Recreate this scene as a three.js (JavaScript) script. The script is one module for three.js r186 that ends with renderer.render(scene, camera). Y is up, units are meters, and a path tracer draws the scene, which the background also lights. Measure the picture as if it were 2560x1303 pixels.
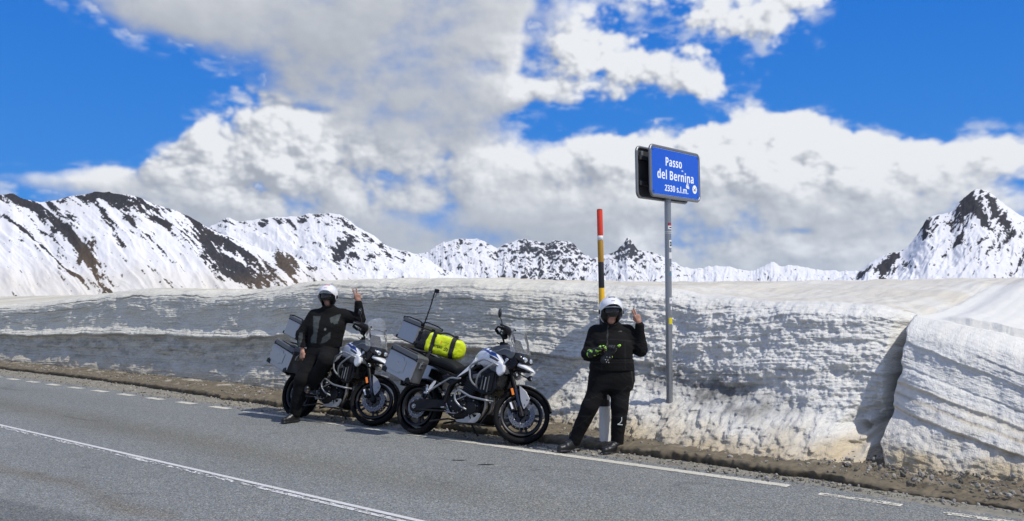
import * as THREE from 'three';
import { RoundedBoxGeometry } from 'three/addons/geometries/RoundedBoxGeometry.js';
import { mergeGeometries, mergeVertices, toCreasedNormals } from 'three/addons/utils/BufferGeometryUtils.js';

// ---------------------------------------------------------------- camera, exposure, sun
// World: X runs along the road (right is +), -Z points over the road towards the snow wall, metres.
const scene = new THREE.Scene();
const camera = new THREE.PerspectiveCamera(34.47, 2560 / 1303, 0.1, 60000);
camera.position.set(0, 1.637, 0);
camera.lookAt(-63.14, 1.637 + 5.444, -77.37);
const renderer = new THREE.WebGLRenderer();
renderer.toneMapping = THREE.LinearToneMapping;
renderer.toneMappingExposure = 1.0;
renderer.shadowMap.enabled = true;
scene.fog = new THREE.FogExp2(new THREE.Color().setRGB(0.62, 0.74, 0.92), 0.000014);
const SUN = new THREE.Vector3(0.74, 1.0, -0.07).normalize();
const sun = new THREE.DirectionalLight(new THREE.Color(1, 0.955, 0.88), 3.6);
sun.position.copy(SUN).multiplyScalar(60).add(new THREE.Vector3(-7, 0, -7));
sun.target.position.set(-7, 0, -7);
sun.castShadow = true;
sun.shadow.mapSize.set(4096, 4096);
Object.assign(sun.shadow.camera, { left: -30, right: 30, top: 30, bottom: -30, near: 1, far: 140 });
scene.add(sun, sun.target);

// ---------------------------------------------------------------- random numbers and noise
function rng(seed) { let s = seed | 0; return () => { s = (s + 0x6d2b79f5) | 0; let t = Math.imul(s ^ (s >>> 15), 1 | s); t = (t + Math.imul(t ^ (t >>> 7), 61 | t)) ^ t; return ((t ^ (t >>> 14)) >>> 0) / 4294967296; }; }
const PERM = new Uint8Array(512), GX = new Float32Array(256), GY = new Float32Array(256), GZ = new Float32Array(256);
{
  const r = rng(77), p = Array.from({ length: 256 }, (_, i) => i);
  for (let i = 255; i > 0; i--) { const j = Math.floor(r() * (i + 1)); [p[i], p[j]] = [p[j], p[i]]; }
  for (let i = 0; i < 512; i++) PERM[i] = p[i & 255];
  for (let i = 0; i < 256; i++) { const z = r() * 2 - 1, a = r() * 6.2831853, q = Math.sqrt(1 - z * z); GX[i] = q * Math.cos(a) * 1.5; GY[i] = q * Math.sin(a) * 1.5; GZ[i] = z * 1.5; }
}
function noise(x, y, z = 0) {            // gradient noise, about -1..1
  const xi = Math.floor(x), yi = Math.floor(y), zi = Math.floor(z), fx = x - xi, fy = y - yi, fz = z - zi;
  const X = xi & 255, Y = yi & 255, Z = zi & 255;
  const u = fx * fx * fx * (fx * (fx * 6 - 15) + 10), v = fy * fy * fy * (fy * (fy * 6 - 15) + 10), w = fz * fz * fz * (fz * (fz * 6 - 15) + 10);
  const A = PERM[X] + Y, B = PERM[X + 1] + Y, AA = PERM[A & 255] + Z, AB = PERM[(A + 1) & 255] + Z, BA = PERM[B & 255] + Z, BB = PERM[(B + 1) & 255] + Z;
  let h = PERM[AA], a = GX[h] * fx + GY[h] * fy + GZ[h] * fz; h = PERM[BA]; let b = GX[h] * (fx - 1) + GY[h] * fy + GZ[h] * fz;
  let r0 = a + (b - a) * u; h = PERM[AB]; a = GX[h] * fx + GY[h] * (fy - 1) + GZ[h] * fz; h = PERM[BB]; b = GX[h] * (fx - 1) + GY[h] * (fy - 1) + GZ[h] * fz;
  let r1 = a + (b - a) * u; const s0 = r0 + (r1 - r0) * v;
  h = PERM[AA + 1]; a = GX[h] * fx + GY[h] * fy + GZ[h] * (fz - 1); h = PERM[BA + 1]; b = GX[h] * (fx - 1) + GY[h] * fy + GZ[h] * (fz - 1);
  r0 = a + (b - a) * u; h = PERM[AB + 1]; a = GX[h] * fx + GY[h] * (fy - 1) + GZ[h] * (fz - 1); h = PERM[BB + 1]; b = GX[h] * (fx - 1) + GY[h] * (fy - 1) + GZ[h] * (fz - 1);
  r1 = a + (b - a) * u; return s0 + (r0 + (r1 - r0) * v - s0) * w;
}
function fbm(x, y, z, oct, gain = 0.5) { let s = 0, a = 1, t = 0; for (let i = 0; i < oct; i++) { s += a * noise(x, y, z); t += a; a *= gain; x = x * 2.03 + 17.1; y = y * 2.03 + 5.3; z = z * 2.03 + 9.7; } return s / t; }
function ridged(x, y, z, oct, gain = 0.5) { let s = 0, a = 1, t = 0; for (let i = 0; i < oct; i++) { const n = 1 - Math.abs(noise(x, y, z)) * 1.6; s += a * n; t += a; a *= gain; x = x * 2.07 + 11.1; y = y * 2.07 + 3.3; z = z * 2.07 + 7.7; } return s / t; }
const clamp = (x, a = 0, b = 1) => x < a ? a : x > b ? b : x;
const lerp = (a, b, t) => a + (b - a) * t;
const smooth = (a, b, x) => { const t = clamp((x - a) / (b - a)); return t * t * (3 - 2 * t); };
const gauss = (x, c, w) => { const q = (x - c) / w; return Math.exp(-q * q); };
function table(pts) {                     // smooth curve through [x, y] pairs
  return (x) => {
    const n = pts.length; if (x <= pts[0][0]) return pts[0][1]; if (x >= pts[n - 1][0]) return pts[n - 1][1];
    let i = 0; while (x > pts[i + 1][0]) i++;
    const [x0, y0] = pts[i], [x1, y1] = pts[i + 1], t = (x - x0) / (x1 - x0);
    const m = (k) => k <= 0 ? (pts[1][1] - pts[0][1]) / (pts[1][0] - pts[0][0]) : k >= n - 1 ? (pts[n - 1][1] - pts[n - 2][1]) / (pts[n - 1][0] - pts[n - 2][0]) : (pts[k + 1][1] - pts[k - 1][1]) / (pts[k + 1][0] - pts[k - 1][0]);
    const d = x1 - x0, t2 = t * t, t3 = t2 * t;
    return (2 * t3 - 3 * t2 + 1) * y0 + (t3 - 2 * t2 + t) * d * m(i) + (3 * t2 - 2 * t3) * y1 + (t3 - t2) * d * m(i + 1);
  };
}

// ---------------------------------------------------------------- sky: blue air and cumulus, computed for every direction
// Clouds are laid out by bearing (degrees right of the heading) and height (degrees above the horizon).
{
  const W = 4096, H = W / 2, data = new Float32Array(W * H * 4), D = 180 / Math.PI, heading = Math.atan2(-0.7737, -0.6314);
  // bearing, height, half width, half height, weight, light (0 grey underside .. 1 white)
  const banks = [
    [-14.5, 20.5, 17, 4.6, 1.35, 0.34], [-19, 18.6, 11, 2.6, 0.75, 0.55], [-5.0, 16.0, 7.5, 4.0, 0.95, 0.42], [-13, 15.3, 6, 2.2, 0.6, 0.30], [-3, 20, 6, 4, 0.7, 0.42], [-7, 12.6, 9, 2.4, 0.8, 0.40], [-1, 16, 3, 4, 0.4, 0.8],
    [-20.0, 11.2, 4.4, 2.6, 1.25, 0.97], [-15.0, 10.3, 6.0, 2.6, 1.1, 0.85], [-8.5, 9.6, 7.0, 2.6, 1.0, 0.60], [-11, 7.6, 10, 2.0, 0.9, 0.6], [-20, 7.4, 5, 1.9, 0.8, 0.66], [-25, 7.4, 2.6, 1.1, 0.7, 0.6], [-17, 6.5, 6, 1.5, 0.6, 0.7],
    [0, 9.0, 6, 2.8, 0.8, 0.60], [3.5, 7, 7, 1.8, 0.8, 0.5], [-2, 5.3, 12, 1.7, 0.9, 0.34], [-17, 4.9, 12, 1.5, 0.9, 0.36], [-29, 7.4, 4, 0.7, 0.6, 0.45], [-10, 3.4, 14, 1.6, 0.9, 0.36],
    [4.5, 17.0, 6, 3.6, 0.46, 0.8], [11, 15.6, 6.0, 1.7, 0.66, 0.82], [14.5, 18.6, 6, 2.6, 0.66, 0.86], [3.4, 14.0, 4, 1.2, 0.6, 0.76], [18.5, 20, 4, 2.2, 0.6, 0.85], [8, 19.6, 5, 1.6, 0.35, 0.8],
    [16.2, 11.4, 3.2, 2.6, 1.3, 0.97], [19.8, 10.6, 3.2, 2.6, 1.25, 0.95], [11.0, 10.4, 4.2, 2.0, 1.1, 0.84], [6.0, 10.2, 3, 1.3, 0.7, 0.75], [13, 8.4, 7, 2.2, 1.0, 0.64], [23.6, 9.8, 2.7, 2.2, 1.15, 0.9], [27, 8.6, 4, 2.0, 1.0, 0.7], [31, 9.0, 4, 2.0, 0.9, 0.72], [20, 7.3, 9, 2.4, 1.0, 0.56],
    [10, 5.2, 9, 1.8, 0.95, 0.5], [8.0, 4.4, 3, 1.4, 0.7, 0.8], [14, 3.6, 8, 1.7, 0.9, 0.62], [25, 5.5, 9, 2.2, 1.0, 0.55], [0, 3.0, 13, 1.4, 0.9, 0.34], [22, 3.2, 10, 1.5, 0.9, 0.58], [-24, 4.6, 8, 1.1, 0.9, 0.42], [20, 1.5, 16, 1.5, 0.9, 0.5], [-5, 1.5, 24, 1.5, 0.9, 0.4], [-29, 4.6, 6, 1.6, 0.8, 0.42],
    [-27.5, 13.4, 6.5, 2.2, -1.7, 0.5], [-30.5, 11, 4.6, 2.2, -1.2, 0.5], [-30, 16.5, 4, 2.0, -0.8, 0.5], [-24.8, 11.0, 1.5, 1.8, -0.8, 0.5], [28, 17.5, 6.0, 4.5, -1.6, 0.5], [28, 12.8, 5, 1.6, -0.95, 0.5], [20.5, 14.6, 4.5, 1.4, -0.85, 0.5], [6, 12.6, 6, 0.9, -0.85, 0.5], [12, 13.2, 4, 0.8, -0.6, 0.5], [-28, 9.0, 3.5, 0.7, -0.7, 0.5],
    [3.4, 6.3, 4.2, 0.9, -0.75, 0.5], [19.4, 5.0, 1.5, 0.5, -0.8, 0.5], [1.6, 18.2, 1.3, 3.4, -0.6, 0.5], [7.5, 18.8, 2.2, 0.9, -0.45, 0.5], [5.5, 15.4, 1.6, 0.6, -0.4, 0.5], [13, 17.2, 3, 0.5, -0.4, 0.5], [-21, 14.2, 3, 0.9, -0.8, 0.5], [-13.5, 13.0, 3, 0.45, -0.5, 0.5],
  ];
  const edge = (x) => { const t = clamp(x); return t * t * (3 - 2 * t); };
  // cumulus heads: cells of rounded lumps
  const hash = (x, y, z, k) => { const h = PERM[(PERM[(PERM[x & 255] + y) & 255] + z) & 255]; return PERM[(h + k * 57) & 255] / 255; };
  const lumps = (x, y, z) => {
    const xi = Math.floor(x), yi = Math.floor(y), zi = Math.floor(z); let m = 2;
    for (let a = -1; a < 2; a++) for (let b = -1; b < 2; b++) for (let c = -1; c < 2; c++) {
      const X = xi + a, Y = yi + b, Z = zi + c, dx = X + hash(X, Y, Z, 0) - x, dy = Y + hash(X, Y, Z, 1) - y, dz = Z + hash(X, Y, Z, 2) - z, q = dx * dx + dy * dy + dz * dz;
      if (q < m) m = q;
    }
    return 1 - Math.sqrt(m);
  };
  const J0 = H / 2 - 12, NJ = H - J0, dens = new Float32Array(W * NJ).fill(-1), lights = new Float32Array(W * NJ);
  const billow = (px, py, pz) => { let s = 0, a = 0.6, q = 5.5; for (let o = 0; o < 7; o++) { const n = noise(px * q, py * q * 1.5, pz * q + o * 7.7); s += a * (o < 2 ? n : 0.5 - Math.abs(n) * 1.9); a *= 0.57; q *= 2.03; } return s; };
  for (let j = J0; j < H; j++) {
    const E = ((j + 0.5) / H - 0.5) * Math.PI, e = E * D, ce = Math.cos(E), y = Math.sin(E);
    for (let i = 0; i < W; i++) {
      const ph = ((i + 0.5) / W * 2 - 1) * Math.PI, at = (j - J0) * W + i;
      let b = (ph - heading) * D; b -= 360 * Math.round(b / 360);
      const x = Math.cos(ph) * ce, z = Math.sin(ph) * ce;
      const inside = smooth(46, 34, Math.abs(b)) * smooth(32, 25, e);
      const wx = fbm(x * 6, y * 9, z * 6, 4), wy = fbm(x * 6 + 40, y * 9, z * 6, 4);
      const bb = b + wx * 3.4, ee = e + wy * 1.3;
      let c = 0, lw = 0, ls = 0, under = 0, puff = 0;
      if (inside > 0) {
        for (const k of banks) {
          const dx = (bb - k[0]) / k[2], dy = (ee - k[1]) / k[3], q = dx * dx + dy * dy;
          if (q > 6) continue;
          const g = k[4] * Math.exp(-q * 1.15); c += g;
          if (k[4] > 0) { const gg = g * g * (0.6 + k[5]); lw += gg; ls += gg * k[5]; under += gg * dy; }
        }
        if (c > -0.4) {
          const X = x + wx * 0.02, Y = y * 1.25 + wy * 0.02, Z = z + wy * 0.02;
          puff = lumps(X * 17, Y * 17, Z * 17) * 0.52 + lumps(X * 36 + 9, Y * 36, Z * 36) * 0.30 + lumps(X * 78, Y * 78 + 5, Z * 78) * 0.17 + lumps(X * 160, Y * 160 + 5, Z * 160) * 0.09 - 0.5;
        }
      }
      const light = lw > 1e-5 ? ls / lw : 0.5; under = lw > 1e-5 ? under / lw : 0;
      const wide = fbm(x * 2.2 + 3, y * 5 + 1, z * 2.2, 3) * 1.9 + 0.42 - smooth(45, 80, e) * 0.2;
      const base = lerp(wide, Math.min(c, 1.25) - 0.5 + smooth(4.5, 1.5, e) * 0.25, inside);
      if (base < -1.2) continue;
      const n1 = billow(x, y, z);
      const crisp = smooth(0.4, 0.85, light); dens[at] = base + n1 * lerp(0.45, 0.72, crisp) + puff * lerp(0.5, 2.1, crisp) * inside + (0.35 * fbm(x * 13, y * 26, z * 13, 4) + 0.3 * fbm(x * 5 + 7, y * 13, z * 5, 2)) * smooth(0.2, 0.7, inside);
      lights[at] = light + clamp(under, -1, 1) * 0.16;
    }
  }
  for (let j = J0; j < H; j++) {
    const e = ((j + 0.5) / H - 0.5) * 180;
    for (let i = 0; i < W; i++) {
      const at = (j - J0) * W + i, i4 = (j * W + i) * 4, d = dens[at];
      const air = Math.pow(clamp(e / 26), 0.6);
      let R = lerp(0.085, 0.008, air), G = lerp(0.36, 0.150, air), B = lerp(0.86, 0.63, air);
      if (d > 0) {
        // the sun stands upper right: what faces it is bright
        const rel = (s) => Math.min(d, 1.6) - Math.max(-0.3, dens[Math.min(NJ - 1, j - J0 + Math.round(s * 0.8)) * W + (i + s) % W]);
        const alpha = edge(d / lerp(0.85, 0.50, smooth(0.4, 0.8, lights[at]))), thick = edge(d / 1.7);
        const soft = smooth(0.35, 0.8, lights[at]), broad = rel(90) * 0.16 + rel(40) * 0.22;
        const lit = clamp(lights[at] * 0.86 + (rel(2) * 0.8 + rel(6) * 0.8 + rel(16) * 0.55) * lerp(0.22, 0.78, soft) + broad * lerp(0.5, 1.0, soft) + 0.06 - thick * 0.12 + (1 - alpha) * 0.1);
        const hz = smooth(9, 1, e) * 0.3, s = lit * lit * (1.7 - 0.7 * lit);
        let r = lerp(0.395, 0.86, s), g = lerp(0.428, 0.878, s), bl = lerp(0.485, 0.905, s);
        r = lerp(r, 0.44, hz); g = lerp(g, 0.53, hz); bl = lerp(bl, 0.66, hz);
        const op = alpha * 0.985;
        R = lerp(R, r, op); G = lerp(G, g, op); B = lerp(B, bl, op);
      }
      // thin torn veils round the cloud edges
      if (d > -0.6 && d < 0.3) {
        const ph = ((i + 0.5) / W * 2 - 1) * Math.PI, E = e * Math.PI / 180, ce = Math.cos(E), v = fbm(Math.cos(ph) * ce * 26, Math.sin(E) * 60, Math.sin(ph) * ce * 26, 5, 0.6), w = smooth(-0.6, 0.02, d) * smooth(0.02, 0.5, v + 0.1) * 0.55;
        R = lerp(R, 0.72, w); G = lerp(G, 0.76, w); B = lerp(B, 0.82, w);
      }
      data[i4] = R; data[i4 + 1] = G; data[i4 + 2] = B; data[i4 + 3] = 1;
    }
  }
  for (let j = 0; j < H / 2 - 12; j++) for (let i = 0; i < W; i++) { const i4 = (j * W + i) * 4; data[i4] = 0.40; data[i4 + 1] = 0.42; data[i4 + 2] = 0.45; data[i4 + 3] = 1; }
  const sky = new THREE.DataTexture(data, W, H, THREE.RGBAFormat, THREE.FloatType);
  sky.mapping = THREE.EquirectangularReflectionMapping; sky.magFilter = THREE.LinearFilter; sky.minFilter = THREE.LinearFilter; sky.needsUpdate = true;
  scene.background = sky; scene.environment = sky; scene.environmentIntensity = 1;
}

// ---------------------------------------------------------------- helpers
const taken = new Map();
function numbered(name) { const n = taken.get(name) ?? 0; taken.set(name, n + 1); return n ? name + '_' + String(n).padStart(3, '0') : name; }
function tag(o, label, category, group, kind) { if (label) o.userData.label = label; if (category) o.userData.category = category; if (group) o.userData.group = group; if (kind) o.userData.kind = kind; return o; }
function add(name, geo, mat, parent = scene) { const m = new THREE.Mesh(geo, mat); m.name = parent === scene ? numbered(name) : name; m.castShadow = m.receiveShadow = true; parent.add(m); return m; }
function thing(name, pos = [0, 0, 0], turn = 0) { const g = new THREE.Group(); g.name = numbered(name); g.position.set(...pos); g.rotation.y = turn; scene.add(g); return g; }
const std = (r, g, b, rough = 0.6, metal = 0, extra = {}) => new THREE.MeshPhysicalMaterial({ color: new THREE.Color().setRGB(r, g, b), roughness: rough, metalness: metal, ...extra });
function gridGeo(cols, rows, fn) {        // fn(i, j, out) fills out[0..2] position and out[3..5] colour
  const n = cols * rows, pos = new Float32Array(n * 3), col = new Float32Array(n * 3), uv = new Float32Array(n * 2), o = new Float64Array(8);
  for (let j = 0; j < rows; j++) for (let i = 0; i < cols; i++) {
    const k = j * cols + i; o[6] = i / (cols - 1); o[7] = j / (rows - 1); fn(i, j, o);
    pos.set([o[0], o[1], o[2]], k * 3); col.set([o[3], o[4], o[5]], k * 3); uv.set([o[6], o[7]], k * 2);
  }
  const idx = new Uint32Array((cols - 1) * (rows - 1) * 6); let q = 0;
  for (let j = 0; j < rows - 1; j++) for (let i = 0; i < cols - 1; i++) { const a = j * cols + i, b = a + 1, c = a + cols, d = c + 1; idx[q++] = a; idx[q++] = b; idx[q++] = d; idx[q++] = a; idx[q++] = d; idx[q++] = c; }
  const g = new THREE.BufferGeometry();
  g.setAttribute('position', new THREE.BufferAttribute(pos, 3)); g.setAttribute('color', new THREE.BufferAttribute(col, 3)); g.setAttribute('uv', new THREE.BufferAttribute(uv, 2));
  g.setIndex(new THREE.BufferAttribute(idx, 1)); g.computeVertexNormals(); return g;
}
function tex(w, h, fn, srgb, repeat) {    // fn(x, y, out rgb 0..1)
  const d = new Uint8Array(w * h * 4), o = [0, 0, 0];
  for (let y = 0; y < h; y++) for (let x = 0; x < w; x++) { fn(x, y, o); const k = (y * w + x) * 4; d[k] = clamp(o[0]) * 255; d[k + 1] = clamp(o[1]) * 255; d[k + 2] = clamp(o[2]) * 255; d[k + 3] = 255; }
  const t = new THREE.DataTexture(d, w, h); t.magFilter = t.minFilter = THREE.LinearFilter; t.wrapS = t.wrapT = THREE.RepeatWrapping; if (srgb) t.colorSpace = THREE.SRGBColorSpace; if (repeat) t.repeat.set(...repeat); t.needsUpdate = true; return t;
}

// ---------------------------------------------------------------- mountains
// Each is a body of terrain: a fan of columns by bearing, from its foot up to its crest and down behind.
const HEAD = new THREE.Vector3(-0.6314, 0, -0.7737).normalize(), SIDE = new THREE.Vector3(0.7737, 0, -0.6314).normalize();
const snowMat = new THREE.MeshStandardMaterial({ vertexColors: true, roughness: 0.95 });
function mountain(name, label, o) {
  // o.crest: [bearing as tangent x 2100, rise x 2100] pairs; o.far distance of the crest, o.near distance of the foot
  const up = table(o.crest), a0 = o.crest[0][0], a1 = o.crest[o.crest.length - 1][0], C = o.cols, Rw = o.rows, back = 6, hs = new Float32Array(C * (Rw + back)), masks = new Float32Array(C * (Rw + back));
  const pos = (i, j, out) => {
    const q = lerp(a0, a1, i / (C - 1)), t = Math.min(1, j / (Rw - 1)), b = Math.max(0, j - Rw + 1) / back;
    const jag = o.jag * (fbm(q / 42, 3.3, o.seed, 5, 0.62)) + (o.teeth ?? 0) * Math.max(0, fbm(q / 20, 9.1, o.seed, 4) - 0.1);
    const dist = lerp(o.near, o.far, t) + b * o.far * 0.25;
    const top = (up(q) + jag) / 2100 * o.far, foot = (o.foot ?? -60) / 2100 * o.near;
    let h = lerp(foot, top, Math.pow(t, o.bow ?? 1.15)) - b * b * (top - foot) * 0.9;
    const env = Math.sin(Math.PI * Math.min(1, t * 0.93 + 0.03)) * (b > 0 ? 0.3 : 1), s = o.far / 2100;
    h += o.relief(q, t, up(q)) * s * env;
    out[0] = q / 2100 * dist; out[1] = dist; out[2] = h; out[3] = q; out[4] = t; out[5] = up(q);
  };
  const o6 = [0, 0, 0, 0, 0, 0];
  const geo = gridGeo(C, Rw + back, (i, j, v) => {
    pos(i, j, o6);
    v[0] = SIDE.x * o6[0] + HEAD.x * o6[1]; v[2] = SIDE.z * o6[0] + HEAD.z * o6[1]; v[1] = o6[2] + 1.6;
    v[3] = v[4] = v[5] = 0.8;
  });
  const p = geo.attributes.position, nrm = geo.attributes.normal, c = geo.attributes.color;
  for (let j = 0; j < Rw + back; j++) for (let i = 0; i < C; i++) {
    const k = j * C + i, q = lerp(a0, a1, i / (C - 1)), t = Math.min(1, j / (Rw - 1)), crest = up(q), y = lerp(o.foot ?? -60, crest, Math.pow(t, o.bow ?? 1.15));
    const steep = 1 - nrm.getY(k), m = clamp(o.rock(q, y, crest, steep, t));
    const g = 0.5 + 0.5 * noise(q / 5, y / 5, o.seed), tan = o.tan ? clamp(o.tan(q, y)) : 0, w = o.white ?? 0.8;
    const dirt = o.dirt ? o.dirt(q, y) : 0;
    const rr = lerp(lerp(0.024, 0.085, tan) * (0.6 + g * 0.8), w * (1 - dirt * 0.10), 1 - m), gg = lerp(lerp(0.0235, 0.06, tan) * (0.6 + g * 0.8), w * (1 - dirt * 0.15), 1 - m), bb = lerp(lerp(0.027, 0.036, tan) * (0.6 + g * 0.8), w * (1.02 - dirt * 0.26), 1 - m);
    c.setXYZ(k, rr, gg, bb);
  }
  const m = add(name, geo, snowMat); tag(m, label, null, null, 'structure'); return m;
}
// a streak of bare rock: centre, length direction (degrees, down to the right), half length, half width, strength
const streaks = (list) => { const L = list.map(([x, y, a, l, w, s]) => [x, y, Math.cos(a * Math.PI / 180), Math.sin(a * Math.PI / 180), l, w, s]); return (q, y) => { let m = 0; for (const [cx, cy, c, s, l, w, k] of L) { const dx = q - cx, dy = -(y - cy), u = (dx * c + dy * s) / l, v = (-dx * s + dy * c) / w, d = u * u + v * v; if (d < 6) m += k * Math.exp(-d); } return m; }; };

const turned = (q, y, deg) => { const c = Math.cos(deg * Math.PI / 180), n = Math.sin(deg * Math.PI / 180); return [q * c - y * n, q * n + y * c]; };   // along and across a line that falls to the right
{ // far massif in the middle, behind the left mountain
  const rel = (q, y) => { const w = 14 * noise(q / 60, y / 50, 3), [u, v] = turned(q + w, y, 38); return (ridged(u / 150, v / 62, 4.1, 5) - 0.5) * 30 + (ridged(q / 40, y / 55, 8, 4) - 0.5) * 13; };
  mountain('mountain', 'snowy massif with a long rocky summit ridge behind the dark left mountain', {
    far: 4200, near: 3780, cols: 620, rows: 230, seed: 2.2, jag: 7, teeth: 4, bow: 1.15, foot: -20, white: 0.70,
    crest: [[-980, 150], [-860, 176], [-790, 190], [-745, 205], [-715, 220], [-690, 214], [-640, 217], [-600, 222], [-540, 226], [-500, 230], [-458, 234], [-430, 228], [-405, 212], [-388, 200], [-350, 178], [-312, 152], [-262, 134], [-215, 118], [-150, 84], [-60, 60]],
    relief: (q, t, up) => rel(q, t * up),
    rock: (q, y, crest, steep, t) => { const [u, v] = turned(q, y, 35), n = fbm(u / 34, v / 13, 7, 5, 0.6), top = gauss(y - crest, -12, 22) * 0.22, cliff = gauss(q, -420, 45) * gauss(y, 140, 50) * 0.34 + gauss(q, -330, 60) * gauss(y, 110, 34) * 0.2; return smooth(0.24, 0.31, n * 0.85 + top + cliff + (steep - 0.42) * 0.55 + fbm(q / 5, y / 4, 3, 3) * 0.18); },
  });
  // jagged chain, far
  const rel2 = (q, y) => { const w = 10 * noise(q / 30, y / 30, 3); return (ridged((q + w) / 52, y / 75, 8.1, 5) - 0.5) * 26 + (ridged(q / 17, y / 17, 2, 3) - 0.5) * 9; };
  mountain('mountain', 'jagged far chain of rock and snow peaks behind the poles', {
    far: 7000, near: 6500, cols: 1000, rows: 150, seed: 5.1, jag: 10, teeth: 10, bow: 1.05, foot: -20, white: 0.70,
    crest: [[-330, 90], [-260, 128], [-215, 134], [-190, 150], [-150, 164], [-112, 168], [-88, 166], [-60, 156], [-40, 146], [-20, 154], [15, 164], [45, 164], [80, 158], [120, 163], [150, 160], [168, 142], [186, 128], [210, 120], [236, 132], [262, 138], [280, 158], [290, 172], [300, 160], [315, 142], [340, 136], [370, 128], [400, 112], [430, 100], [470, 92], [512, 103], [548, 98], [600, 90], [652, 108], [676, 99], [712, 101], [770, 90], [850, 88], [930, 76], [1000, 70], [1100, 60]],
    relief: (q, t, up) => rel2(q, t * up),
    rock: (q, y, crest, steep, t) => { const n = fbm(q / 15 + y / 40, y / 10, 17, 5, 0.62), dark = gauss(q, 120, 90) * 0.14 + gauss(q, 290, 40) * gauss(y, 135, 30) * 0.3 + gauss(q, 40, 90) * 0.08 - smooth(400, 520, q) * 0.10, top = gauss(y - crest, -14, 24) * 0.12; return smooth(0.17, 0.25, n * 0.85 + top + dark + (steep - 0.42) * 0.5 + fbm(q / 3.5, y / 3, 5, 3) * 0.15); },
  });
}
{ // the near mountain at the left
  const bands = streaks([[-1235, 262, 20, 60, 14, 0.6], [-1195, 235, 40, 95, 13, 0.55], [-1120, 170, 42, 95, 14, 0.55], [-1060, 100, 50, 80, 15, 0.62], [-1170, 128, 38, 140, 7, 0.42], [-1060, 55, 20, 100, 8, 0.5],
    [-1010, 272, 8, 46, 15, 0.75], [-985, 250, 40, 40, 14, 0.5], [-1075, 265, 30, 40, 8, 0.45], [-1105, 210, 55, 50, 9, 0.4], [-1030, 225, 60, 60, 9, 0.42], [-915, 238, 25, 60, 15, 0.5], [-880, 205, 20, 50, 10, 0.55], [-950, 190, 48, 60, 7, 0.4], [-860, 255, 28, 80, 6, 0.45], [-800, 210, 38, 90, 8, 0.4], [-1000, 175, 60, 50, 10, 0.4],
    [-705, 150, 32, 90, 14, 0.6], [-740, 110, 52, 95, 24, 0.55], [-690, 85, 45, 90, 24, 0.6], [-640, 60, 40, 60, 16, 0.5], [-790, 125, 55, 70, 14, 0.4], [-560, 95, 55, 60, 22, 0.9], [-600, 70, 50, 50, 14, 0.5], [-480, 70, 45, 40, 14, 0.6], [-420, 50, 45, 30, 8, 0.4], [-880, 60, 35, 60, 5, 0.4], [-820, 30, 30, 60, 5, 0.35], [-1250, 200, 42, 70, 9, 0.5], [-1140, 230, 48, 60, 9, 0.45], [-1180, 175, 40, 80, 8, 0.4], [-900, 150, 45, 70, 6, 0.42], [-840, 160, 45, 60, 7, 0.4], [-960, 215, 62, 34, 9, 0.5], [-1090, 150, 48, 60, 9, 0.45], [-770, 160, 42, 50, 9, 0.42], [-660, 110, 42, 60, 12, 0.4]]);
  const rel3 = (q, y) => { const w = 22 * noise(q / 110, y / 70, 3), [u, v] = turned(q + w, y, 46); return (ridged(u / 330, v / 78, 1.1, 4) - 0.5) * 25 + (ridged(u / 70, v / 30, 6, 3) - 0.5) * 3 + fbm(q / 40, y / 40, 9, 3) * 6; };
  mountain('mountain', 'near snowy mountain with dark diagonal rock streaks at left', {
    far: 1500, near: 1290, cols: 980, rows: 330, seed: 1.4, jag: 5, teeth: 5, bow: 1.1, foot: -30, white: 0.70,
    crest: [[-1900, 200], [-1600, 250], [-1400, 290], [-1280, 279], [-1255, 282], [-1230, 268], [-1195, 263], [-1150, 265], [-1110, 276], [-1080, 279], [-1040, 286], [-985, 281], [-940, 273], [-900, 255], [-860, 244], [-820, 228], [-780, 208], [-740, 186], [-700, 172], [-650, 150], [-608, 138], [-575, 138], [-540, 118], [-510, 102], [-470, 96], [-420, 84], [-380, 76], [-330, 66], [-250, 50]],
    relief: (q, t, up) => rel3(q, t * up),
    rock: (q, y, crest, steep) => { const [u, v] = turned(q, y, 44), n = fbm(u / 46, v / 11, 3, 5, 0.58), f = fbm(q / 7, y / 6, 8, 3); return smooth(0.17, 0.23, n * 0.70 + f * 0.24 + bands(q, y) * 0.60 - 0.015 + (steep - 0.35) * 0.2 - 0.02 + gauss(y - crest, -6, 12) * 0.16 * (q < -860 ? 1 : 0.4)); },
    tan: (q, y) => smooth(90, 45, y) * 0.6 + gauss(q, -560, 60) * 0.7 + gauss(q, -1060, 60) * gauss(y, 80, 70) + fbm(q / 40, y / 40, 5, 2) * 0.3,
    dirt: (q, y) => clamp(smooth(140, 20, y) * 0.9 + fbm(q / 60, y / 25, 4, 3) * 0.4),
  });
  // the near peak at the right edge
  const crags = streaks([[1150, 262, 70, 50, 22, 0.9], [1125, 225, 110, 55, 22, 0.75], [1180, 215, 55, 60, 14, 0.7], [1235, 200, 50, 50, 12, 0.6], [1040, 190, 80, 40, 20, 0.85], [1065, 215, 30, 30, 10, 0.5], [945, 105, 120, 50, 18, 0.9], [890, 82, 150, 50, 12, 0.9], [985, 100, 60, 20, 12, 0.6], [1130, 165, 120, 40, 12, 0.5], [1180, 140, 140, 40, 7, 0.5], [1235, 150, 140, 50, 10, 0.6], [1270, 85, 130, 40, 10, 0.6], [1210, 250, 55, 60, 12, 0.8], [1100, 130, 140, 30, 6, 0.45], [1160, 100, 10, 14, 5, 0.5], [1030, 95, 140, 30, 5, 0.3]]);
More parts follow.
